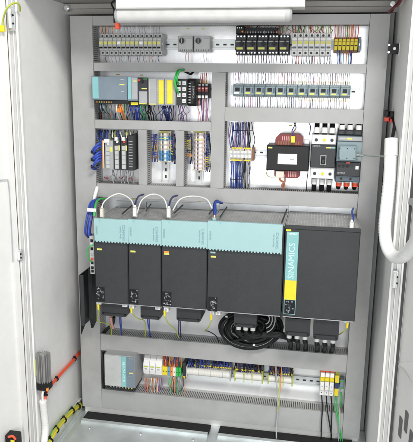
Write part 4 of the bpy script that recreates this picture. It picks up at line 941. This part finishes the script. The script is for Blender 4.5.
# left of the drives
pts = [(98, 199, -.12), (93, 203, -.16), (90.5, 212, -.19), (88.5, 222, -.21), (87.5, 232, -.22), (89.5, 236, -.21)]
for k in range(5):
    wire([P3(u+(k-2)*1.15*(1 if i else .4), v+(k % 2)*1.2, y-.004*(k % 2)) for i, (u, v, y) in enumerate(pts)], .0046, [M_blue, M_navy, M_blue, M_blue, M_navy][k], 'thick %s cable, %s strand of the bundle hanging left of the teal cover' % (CN[[M_blue, M_navy, M_blue, M_blue, M_navy][k].name], ORD[k]), 'blue bundle left of the drives', 'cable', 'data_cable', 8)
for k in range(3):
    wire([P3(106-k*2, 198.5, -.11), P3(99-k, 199.5+k*.8, -.16), P3(95.5-k*.3, 205+k, -.20), P3(94.3-k*.3, 216, -.22)], .0034, M_green, 'green cable over the top left corner of the drives, %s strand' % ORD[k], 'green cables at the corner of the drives', 'cable', 'network_cable', 8)
wire([P3(93.5, 245, -.24), P3(90, 246, -.245), P3(87.5, 251, -.24), P3(88.5, 258, -.235), P3(91.5, 262, -.225)], .0026, M_green, 'thin green cable looping beside the control unit', None, 'cable', 'network_cable', 8)
x0, x1, z0, z1 = rect(89.8, 236, 94.2, 274, -.225); t = thing('control_unit', 'slim light grey control unit with small ports left of the drives', 'controller', ((x0+x1)/2, -.1, z0))
part('body', t, M_lgrey, (x0, x1, -.225, -.09, z0, z1), ch=.001)
b = MB(); h = z1-z0; w_ = x1-x0
for fz, m in ((.88, M_black), (.78, M_white), (.67, M_black), (.52, M_mgrey), (.40, M_red), (.30, M_black), (.17, M_black), (.08, M_black)): b.box(x0+w_*.25, x1-w_*.2, -.2275, -.225, z0+h*fz-.005, z0+h*fz+.005, m, .0006)
b.build('port', t)
p = P3(92, 210, -.215); b = MB(); b.box(p.x-.018, p.x+.014, p.y-.001, p.y, p.z-.006, p.z+.006, M_wtag); o = b.build('cable_label', None, 'white wrap label on the blue bundle left of the drives', 'label')
# black side plate standing off the mounting plate
t = thing('side_shield', 'black angular shield plate standing beside the leftmost drive', 'shield', P3(88, 330, -.1))
a = P3(79, 275, -.255); xp = a.x; zt = a.z; zb = P3(80, 331, -.255).z
n = 6; edge = []
for j in range(n): edge += [(-.150-.012*j/n, zb-.030+.007*j), (-.157-.012*j/n, zb-.026+.007*j)]
b = MB(); b.prismx([(-.255, zt), (-.10, zt), (-.10, zb-.02), (-.135, zb-.034)]+edge+[(-.215, zb+.012), (-.255, zb-.012)], xp, xp+.0025, M_black); b.build('side_plate', t)
b = MB(); b.box(xp+.0025, xp+.016, -.175, -.172, zb+.02, zt, M_dgrey); b.box(xp+.0025, xp+.016, -.255, -.2525, zb+.02, zt, M_dgrey); b.build('web', t)

# ------------------------------------------------------------------ lowest row
Ys = -.125
x0, x1, z0, z1 = rect(104.6, 355.6, 134.8, 387.0, Ys); w_ = x1-x0; h = z1-z0
t = thing('power_supply', 'grey power supply with teal and blue front stripes in the lowest row', 'power supply', ((x0+x1)/2, -.01, z0))
part('body', t, M_mgrey, (x0, x1, Ys, -.010, z0, z1), ch=.002)
part('front_panel', t, M_lgrey, (x0+.001, x0+w_*.56, Ys-.0015, Ys, z0+.003, z1-.002))
part('teal_strip', t, M_teal2, (x0+w_*.565, x0+w_*.72, Ys-.0015, Ys, z0+.003, z1-.002)); part('blue_panel', t, M_bgrey, (x0+w_*.725, x1-.001, Ys-.0015, Ys, z0+.003, z1-.002))
text('SITOP POWER', t, (x0+w_*.645, Ys-.0018, (z0+z1)/2), .0135, M_pale, math.radians(90)); part('name_plate', t, M_lemon, (x0+w_*.82, x0+w_*.95, Ys-.0022, Ys-.0015, z0+h*.46, z0+h*.50))
part('marking', t, M_lgrey, (x0+w_*.80, x0+w_*.92, Ys-.0022, Ys-.0015, z0+h*.36, z0+h*.37), (x0+w_*.82, x0+w_*.95, Ys-.0022, Ys-.0015, z0+h*.93, z0+h*.945))
b = MB(); b.box(x0+.004, x1-.002, Ys+.01, -.02, z0-.012, z0-.0005, M_black, .002)
b.build('terminal_block', t); b = MB()
for j in range(8): b.box(x0+w_*(.15+.1*j), x0+w_*(.19+.1*j), Ys+.009, Ys+.01, z0-.009, z0-.003, M_lemon if j > 4 else M_mgrey)
b.build('terminal', t)
wire([P3(102.8, 354, -.07), P3(102.4, 370, -.09), P3(103.2, 384, -.09), P3(104.5, 389, -.06)], .004, M_black, 'black cable down the left side of the grey power supply in the lowest row', None, 'cable', 'cable', 8)
wire([P3(103, 353.5, -.06), P3(115, 354, -.08), P3(128, 355.6, -.08), P3(136, 356, -.06)], .0042, M_black, 'black cable lying over the top of the grey power supply in the lowest row', None, 'cable', 'cable', 8)
wires(124, 139, 8, 388.5, 394, [M_blue, M_ygreen, M_blue, M_red, M_black], 'under the grey power supply in the lowest row', 'wires under the lowest power supply', r=.0018)
# white rounded modules
for k in range(3):
    u0 = 143.2+6.2*k; x0, x1, z0, z1 = rect(u0, 357.5+k*.5, u0+6.1, 377+k*.6, -.07)
    t = thing('rounded_module', 'white module with curved nose in the lowest row, %s' % ['left of three', 'middle of three', 'right of three'][k], 'module', ((x0+x1)/2, -.01, z0), 'white curved modules in the lowest row')
    h = z1-z0; pr = [(-.01, z0), (-.045, z0), (-.066, z0+h*.15), (-.070, z0+h*.35), (-.070, z0+h*.62), (-.062, z0+h*.82), (-.044, z1), (-.01, z1)]
    b = MB(); b.prismx(pr, x0+.0004, x1-.0004, M_white); b.build('body', t)
    part('green_mark', t, M_ygreen, (x0+.004, x1-.006, -.0712, -.07, z0+h*.52, z0+h*.57)); part('dial', t, M_mgrey, (x0+.006, x1-.009, -.0712, -.07, z0+h*.40, z0+h*.45))
wires(144, 161, 10, 378, 396, [M_orange, M_wgrey, M_orange, M_wwhite, M_violet], 'hanging below the white curved modules', 'wires under the curved modules', r=.0016)
# coloured terminals
cl = [M_yellow, M_yellow, M_lblue, M_orange, M_white, M_green, M_green]
x0, x1, z0, z1 = rect(162.2, 367.5, 181.0, 376.0, -.058); w_ = x1-x0; n = len(cl)
t = thing('terminal_strip', 'short strip of yellow, blue, orange and green terminals in the lowest row', 'terminal strip', ((x0+x1)/2, -.01, z0))
for j in range(n):
    part('terminal', t, cl[j], (x0+w_*j/n+.0003, x0+w_*(j+1)/n-.0003, -.058, -.01, z0, z1), ch=.001)
b = MB()
for j in range(n): b.cyl((x0+w_*(j+.5)/n, -.058, (z0+z1)/2), (x0+w_*(j+.5)/n, -.059, (z0+z1)/2), .0022, M_dgrey, 8)
b.build('terminal_screw', t)
wires(162, 182, 12, 368, 356, [M_orange, M_blue, M_red, M_navy, M_orange, M_lblue], 'rising from the coloured terminals in the lowest row', 'wires at the coloured terminals', r=.0016)
wires(170, 182, 8, 375, 396, [M_orange, M_green, M_green, M_wgrey, M_navy], 'dropping from the coloured terminals in the lowest row', 'wires at the coloured terminals', r=.0016)
x0, x1, z0, z1 = rect(182.6, 363, 185.8, 378.5, -.06); t = thing('end_clamp', 'dark end clamp between the coloured terminals and the long strip', 'clamp', ((x0+x1)/2, -.01, z0)); part('body', t, M_dgrey, (x0, x1, -.06, -.01, z0, z1), ch=.001); part('marker', t, M_yellow, (x0+.002, x1-.002, -.0612, -.06, z0+.002, z0+.010))
# three strips with white label rolls
for k, (u0, v0, u1, v1, dv) in enumerate(((187, 366.3, 230.5, 376.0, 2.4), (235, 371.0, 262.5, 380.0, 1.2), (268.3, 374.5, 292.3, 382.8, 1.0))):
    x0, x1, z0, z1 = rect(u0, v0+dv*.5, u1, v1+dv*.5, -.06); w_ = x1-x0; h = z1-z0
    t = thing('terminal_strip', ['long terminal strip with white label tube and blue wires in the lowest row', 'middle sized terminal strip with white label tube and yellow tags in the lowest row', 'short terminal strip with white label tube next to the bare rail in the lowest row'][k], 'terminal strip', ((x0+x1)/2, -.01, z0), 'terminal strips with white label tubes')
    b = MB(); b.box(x0, x1, -.045, -.01, z0-.002, z1+.008, M_lgrey, .001)
    nt_ = int(w_/.0062)
    for j in range(nt_): xx = x0+w_*(j+.5)/nt_; b.box(xx-.0022, xx+.0022, -.0462, -.045, z0+h*.82, z1+.006, M_dgrey)
    b.build('body', t)
    b = MB(); zc = z0+h*.42; b.cyl((x0+.002, -.056, zc), (x1-.002, -.056, zc), h*.36, M_tube, 16)
    for j in range(1, int(w_/.0118)): b.cyl((x0+.0118*j, -.056, zc), (x0+.0118*j+.0012, -.056, zc), h*.375, M_beige if j % 4 else M_mgrey, 16)
    b.build('label_tube', t)
    b = MB()
    for j in range(nt_):
        if R() < .85: xx = x0+w_*(j+.5)/nt_; b.box(xx-.0019, xx+.0019, -.052, -.0462, z1-.003+.002*R(), z1+.003, M_yellow)
    b.build('ferrule_row', t)
    for xx in (x0, x1): part('end_tag', t, M_ygreen if k else M_lgrey, (xx-.0022, xx+.0022, -.07, -.02, z0-.004, z1-.002), ch=.001)
    if k: 
        b = MB()
        for fx in (.33, .62): b.box(x0+w_*fx, x0+w_*fx+.003, -.0725, -.070, z0-.004, z1, M_ygreen)
        b.build('divider_tag', t)
    cols = [[M_blue, M_navy, M_black, M_navy], [M_black, M_navy, M_black, M_brown], [M_black, M_navy, M_orange, M_blue]][k]
    wires(u0+1, u1-1, [22, 13, 10][k], v0+dv*.5+.5, [357.6, 362.2, 365.5][k]-1.5, cols, 'above the %s strip of the lowest row' % ['long', 'middle sized', 'short'][k], 'wires above the strips with white label tubes', r=.0021, jit=.8)
wire([P3(276, 364, -.06), P3(276.3, 380, -.075), P3(277.5, 396, -.09), P3(278, 412, -.10), P3(276.5, 424, -.10), P3(276.5, 446, -.12)], .0028, M_wgrey, 'grey cable hanging from the short strip down across the bottom trunking', None, 'cable', 'cable', 8)
wire([P3(279, 378, -.07), P3(279.5, 394, -.09), P3(278, 408, -.10), P3(277.5, 414, -.10)], .0018, M_ygreen, 'yellow green wire beside the hanging grey cable', None, 'wire')
wire([P3(281.5, 366, -.06), P3(281, 380, -.075), P3(279, 400, -.09), P3(277.5, 410, -.10)], .0016, M_orange, 'orange wire beside the hanging grey cable', None, 'wire')
# surge protectors
for k in range(3):
    u0 = 320.0+4.75*k; x0, x1, z0, z1 = rect(u0, 372.0+k*.3, u0+4.5, 397.2+k*.4, -.075); w_ = x1-x0; h = z1-z0
    t = thing('fuse_holder', 'white fuse holder with red and yellow top, %s of three at the lower right' % ['left', 'middle', 'right'][k], 'fuse holder', ((x0+x1)/2, -.01, z0), 'white fuse holders with red tops')
    b = MB(); b.box(x0, x1, -.062, -.01, z0, z0+h*.60, M_white, .002); b.box(x0+.0008, x1-.0008, -.072, -.062, z0+h*.26, z0+h*.58, M_white, .002); b.build('body', t)
    part('yellow_cap', t, M_yellow, (x0, x1, -.070, -.01, z0+h*.605, z0+h*.78), ch=.002); part('orange_band', t, M_orange, (x0, x1, -.066, -.01, z0+h*.782, z0+h*.85)); part('top_label', t, M_wtag, (x0+.001, x1-.001, -.075, -.02, z0+h*.80, z0+h*.95), ch=.001); part('red_cap', t, M_rred, (x0, x1, -.064, -.01, z0+h*.952, z1+.002), ch=.001)
    b = MB(); b.cyl((x0+w_*.5, -.062, z0+h*.12), (x0+w_*.5, -.0632, z0+h*.12), .002, M_dgrey, 8); b.cyl((x0+w_*.5, -.072, z0+h*.42), (x0+w_*.5, -.0728, z0+h*.42), .0016, M_dgrey, 8); b.build('screw', t)
    p = Vector((x0+w_*.5, -.045, z0))
    wire([p, P3(u0+2.4, 408, -.09), P3(u0+[1.6, 4.5, 2.0][k], 422, -.10), P3(u0+[1.2, 6.5, 1.6][k], 434, -.088), P3(u0+[1.2, 6.5, 1.6][k], 441, -.085)], .0024, M_black, 'black cable falling from the %s fuse holder to the floor' % ['left', 'middle', 'right'][k], 'black cables below the fuse holders', 'cable', 'cable', 8)
x0, x1, z0, z1 = rect(334.8, 373.2, 338.8, 397.0, -.06); t = thing('earth_terminal', 'yellow and green earth terminal right of the fuse holders', 'terminal', ((x0+x1)/2, -.01, z0)); h = z1-z0
part('body', t, M_ygreen, (x0, x1, -.05, -.01, z0, z1), ch=.001); part('yellow_band', t, M_yellow, (x0, x1, -.06, -.05, z0+h*.6, z0+h*.9), (x0, x1, -.06, -.05, z0+h*.05, z0+h*.35)); part('dark_band', t, M_navy, (x0, x1, -.062, -.05, z0+h*.36, z0+h*.59))
x0, x1, z0, z1 = rect(340, 380, 344, 389, -.04); t = thing('end_clamp', 'small green grey rail clamp right of the earth terminal', 'clamp', ((x0+x1)/2, -.01, z0)); part('body', t, M_contact, (x0, x1, -.04, -.01, z0, z1), ch=.001); part('green_strip', t, M_green, (x0, x1, -.041, -.04, z0+.002, z0+.006), (x0, x1, -.041, -.04, z1-.008, z1-.004))
for k, m in enumerate((M_green, M_green, M_wgrey)):
    wire([P3(335.5+k*1.4, 396, -.05), P3(335+k*2, 406, -.08), P3(338+k*.8, 420, -.10), P3(342.5-k*2, 441, -.088)], .0020, m, ['bright green wire furthest left below the earth terminal', 'second green wire below the earth terminal', 'grey wire below the earth terminal'][k], 'wires below the earth terminal')
wire([P3(341, 392, -.05), P3(341.5, 400, -.05), P3(340, 407, -.05)], .003, M_green, 'short green cable stub near the lower right trunking', None, 'cable', 'cable', 8)
b = MB(); p = P3(341.3, 413.5, -.06); b.box(p.x-.006, p.x+.004, -.07, -.05, p.z-.004, p.z+.004, M_red, .001); b.build('cable_plug', None, 'tiny dark red plug beside the slotted wall at the lower right', 'plug')
# small yellow tags on plate
for i, (u, v, w0) in enumerate(((186.5, 28.3, 3), (201.5, 28.3, 3), (116, 74, 3.5), (140, 74.5, 3), (289, 125, 3), (198, 201, 3), (254, 205.5, 4), (322, 207, 3), (164, 199.5, 3), (132, 198.5, 4))):
    x0, x1, z0, z1 = rect(u, v, u+w0, v+1.1, -.0016); b = MB(); b.box(x0, x1, -.0016, -.0002, z0, z1, M_lemon); b.build('marker_tag', None, 'small yellow marker tag on the mounting plate, ' + ['below the top trunking, left one', 'below the top trunking, right one', 'above the wide power supply', 'above the module with the key switch', 'above the transformer', 'behind the third drive', 'behind the widest drive', 'behind the rightmost drive', 'behind the second drive', 'behind the first drive'][i], 'marker', 'yellow marker tags')

# ------------------------------------------------------------------ lamp under the roof
Yl = -.33
t = thing('cabinet_lamp', 'long white strip lamp with round diffuser tube under the cabinet roof', 'lamp', P3(210, 0, Yl))
a, c = P3(115.5, 7.5, Yl-.03), P3(304.5, 8.0, Yl-.03)
b = MB(); b.box(a.x, c.x, Yl-.03, Yl+.035, (a.z+c.z)/2, .047, M_white, .003); b.build('housing', t)
a, c = P3(119, 15.2, Yl), P3(286, 15.2, Yl); zc = (a.z+c.z)/2
b = MB(); b.cyl((a.x, Yl, zc), (c.x, Yl, zc), .0225, M_diff, 28); b.build('diffuser', t)
b = MB(); b.cyl((c.x, Yl, zc), (c.x+.012, Yl, zc), .0235, M_lgrey, 28); b.cyl((c.x+.012, Yl, zc), (c.x+.018, Yl, zc), .0235, M_mgrey, 28, .021); b.cyl((a.x-.008, Yl, zc), (a.x, Yl, zc), .0215, M_mgrey, 28, .023); b.build('end_cap', t)
p = P3(116.3, 21, Yl+.02); b = MB(); b.box(p.x-.007, p.x+.007, p.y-.01, p.y+.01, p.z-.006, p.z+.035, M_black, .002); b.build('plug_socket', t)
b = MB(); b.box(p.x-.002, p.x+.012, p.y-.012, p.y+.004, p.z-.024, p.z-.004, M_rred, .003); b.build('red_switch', t)
wire([P3(200, 2, Yl+.05), P3(119, 0, Yl+.06), P3(114, 10, Yl+.04), P3(116, 17, Yl+.022)], .003, M_black, 'black lead at the left end of the strip lamp', None, 'cable', 'cable', 8)

# ------------------------------------------------------------------ right wall items
t = thing('door_switch', 'black round door contact with white centre on the right side wall', 'switch', P3(392, 49, -.12))
p = P3(394.5, 48.6, -.15); b = MB(); b.cyl((p.x, p.y+.03, p.z), (p.x, p.y, p.z), .0165, M_black, 20); b.box(p.x, p.x+.012, p.y+.002, p.y+.03, p.z-.016, p.z+.016, M_black, .002); b.build('body', t)
b = MB(); b.cyl((p.x, p.y, p.z), (p.x, p.y-.003, p.z), .0045, M_wtag, 14); b.build('plunger', t)
q = P3(399.5, 48.5, -.15); part('bracket', t, M_frame, (q.x-.002, q.x+.001, p.y-.006, p.y+.03, p.z-.022, p.z+.018)); b = MB()
for dz in (.011, -.011): b.cyl((p.x-.017, p.y+.004, p.z+dz), (p.x-.017, p.y, p.z+dz), .0035, M_steel, 8)
b.build('screw', t)
for i in range(3):
    wire([P3(389+i*1.4, 12, -.10), P3(393+i, 8-i, -.16), P3(399, 4-i*1.5, -.22), P3(404, -6, -.28)], .0035, [M_coil, M_black, M_coil][i], ['lower dark red cable in the top right corner', 'black cable in the top right corner', 'upper dark red cable in the top right corner'][i], 'cables in the top right corner', 'cable', 'cable', 8)
x = XR-.02
t = thing('plug_connector', 'black plug connectors with red keys on the right side wall above the white hose', 'connector', P3(388, 122, -.12))
x0, x1, z0, z1 = rect(384.5, 110.5, 395, 117.5, -.15); part('black_plug', t, M_black, (x0, (x0+x1)/2-.002, -.15, -.11, z0+.003, z1), ((x0+x1)/2, x1-.004, -.155, -.11, z0, z1-.003), ch=.003)
x0, x1, z0, z1 = rect(384.8, 117.5, 395, 122.5, -.152); part('red_plug', t, M_red, (x0, x1-.018, -.152, -.12, z0+.003, z1), (x1-.016, x1, -.154, -.12, z0, z1-.004), ch=.002)
wire([P3(392.5, 116, -.14), P3(394.5, 124, -.18), P3(393.5, 132, -.25), P3(391.5, 142, -.31)], .0055, M_black, 'black cable running from the plugs into the white hose', None, 'cable', 'cable', 8)
hp = [(391.5, 141, -.32), (390.5, 158, -.335), (389.5, 180, -.345), (386.8, 205, -.355), (384.8, 228, -.37), (387.0, 246, -.39), (394, 256.5, -.42), (403, 256.5, -.47), (411, 248.5, -.53), (419, 238, -.60), (428, 228, -.68)]
t = thing('spiral_hose', 'thick white hose bending in a U beside the right cabinet frame', 'hose', P3(394, 258, -.42))
HP = [P3(*q) for q in hp]
b = MB(); b.tube(HP, lambda s: .0185+.0006*math.sin(s*420), M_wwhite, n=18, sub=14); b.build('sleeve', t)
b = MB(); b.cyl(P3(391.6, 139, -.32), P3(391.0, 156, -.335), .0205, M_wwhite, 20); b.build('cuff', t)
# ------------------------------------------------------------------ left wall items
WX = lambda u, v, d=.030: at(u, v, X=XL+d)
c0 = WX(44.5, 388.5); c1 = at(43.5, 353.5, Y=c0.y); H = c1.z-c0.z
t = thing('cabinet_heater', 'ribbed aluminium cabinet heater with black base on the left side wall', 'heater', c0)
cx, cy = c0.x, c0.y
b = MB(); b.cyl((cx, cy, c0.z+H*.22), (cx, cy, c1.z), .014, M_heat, 16)
for k in range(18):
    a = 2*math.pi*k/18; d_ = Vector((math.cos(a), math.sin(a), 0)); s_ = Vector((-math.sin(a), math.cos(a), 0))*.0013
    o_ = Vector((cx, cy, 0)); vs = []
    for z in (c0.z+H*.22, c1.z-.001*(k % 2)):
        for q in (d_*.012-s_, d_*.0255-s_*.7, d_*.0255+s_*.7, d_*.012+s_): vs.append((o_.x+q.x, o_.y+q.y, z))
    b.add(vs, [(0,3,2,1),(4,5,6,7),(0,1,5,4),(1,2,6,5),(2,3,7,6),(3,0,4,7)], M_heat)
b.build('finned_body', t)
b = MB(); b.box(cx-.021, cx+.021, cy-.021, cy+.021, c0.z, c0.z+H*.218, M_black, .003); b.build('base', t)
part('warning_sticker', t, M_ygreen, (cx-.0255, cx-.022, cy-.012, cy+.004, c0.z+H*.4, c0.z+H*.85))
part('orange_tab', t, M_orange, (cx+.018, cx+.024, cy-.024, cy-.016, c0.z+.004, c0.z+.014))
# orange cable bundle to the back
def along(pts, n_tie, lab, tie_lab, m_list, r, nstr, cat='cable bundle', name='cable_bundle', off=.005):
    t = thing(name, lab, cat, pts[0]); P = [Vector(p) for p in pts]
    for k in range(nstr):
        a = 2*math.pi*k/nstr; o_ = Vector((math.cos(a)*off*.6, math.sin(a)*off*.5, math.sin(a)*off))
        b = MB(); b.tube([p+o_*(.8+.4*R()) for p in P], r, m_list[k % len(m_list)], n=8, sub=6); b.build('strand', t)
    for k in range(n_tie):
        s_ = (k+.6)/n_tie*(len(P)-1); i = min(int(s_), len(P)-2); f = s_-i; q = P[i].lerp(P[i+1], f); d_ = (P[i+1]-P[i]).normalized()
        b = MB(); b.cyl(q-d_*.003, q+d_*.003, off+r*1.3, M_black, 12); b.box(q.x-.004, q.x+.004, q.y-.004, q.y+.004, q.z+off, q.z+off+r*2.3, M_black); b.build('cable_tie', t)
    return t
along([WX(45, 402, .028), WX(45.5, 395, .028), WX(49, 388, .022), WX(60, 375, .012), WX(72, 362, .010), WX(79.5, 353, .009)], 3, 'orange red cable pair running from the heater along the left side wall', '', [M_rred], .0034, 3, off=.004)
along([WX(47, 447, .016), WX(53, 434, .016), WX(62, 422, .016), WX(72, 411, .016), WX(79, 406, .018), WX(83.5, 404.5, .03)], 6, 'yellow green earth cable bundle strapped with black ties at the lower left', '', [M_yellow, M_ygreen, M_green, M_yellow, M_ygreen], .0050, 5, off=.0065)
hs = MB(); hs.tube([WX(43, 401, .026), WX(44.5, 415, .02), WX(45.5, 430, .018), WX(43, 450, .02)], lambda s: .0125+.0008*math.sin(s*260), M_wwhite, n=14, sub=22); hs.build('corrugated_hose', None, 'white corrugated hose hanging below the heater', 'hose')
wire([WX(43, 401.5, .026), WX(42.5, 395, .028), WX(43.5, 389, .03)], .004, M_wwhite, 'short pale lead between the heater and the corrugated hose', None, 'cable', 'cable', 8)
wire([onl(2, 30, .02), onl(3, 20, .03), P3(7, 8, -.45), P3(14, 3.2, -.43), P3(19, 4.5, -.41), P3(20, 11, -.385)], .0028, M_ygreen, 'green yellow earth wire arching from the left door to the frame', None, 'wire', 'earth_wire', 8)
p = onl(1.5, 29, .02); b = MB(); b.box(p.x-.010, p.x+.010, p.y-.005, p.y+.005, p.z-.009, p.z+.011, M_yellow, .003); b.build('wire_lug', None, 'bright yellow lug at the door end of the earth wire', 'lug')
print('wires', NW[0], 'objects', len(bpy.data.objects))

S.render.engine = 'CYCLES'
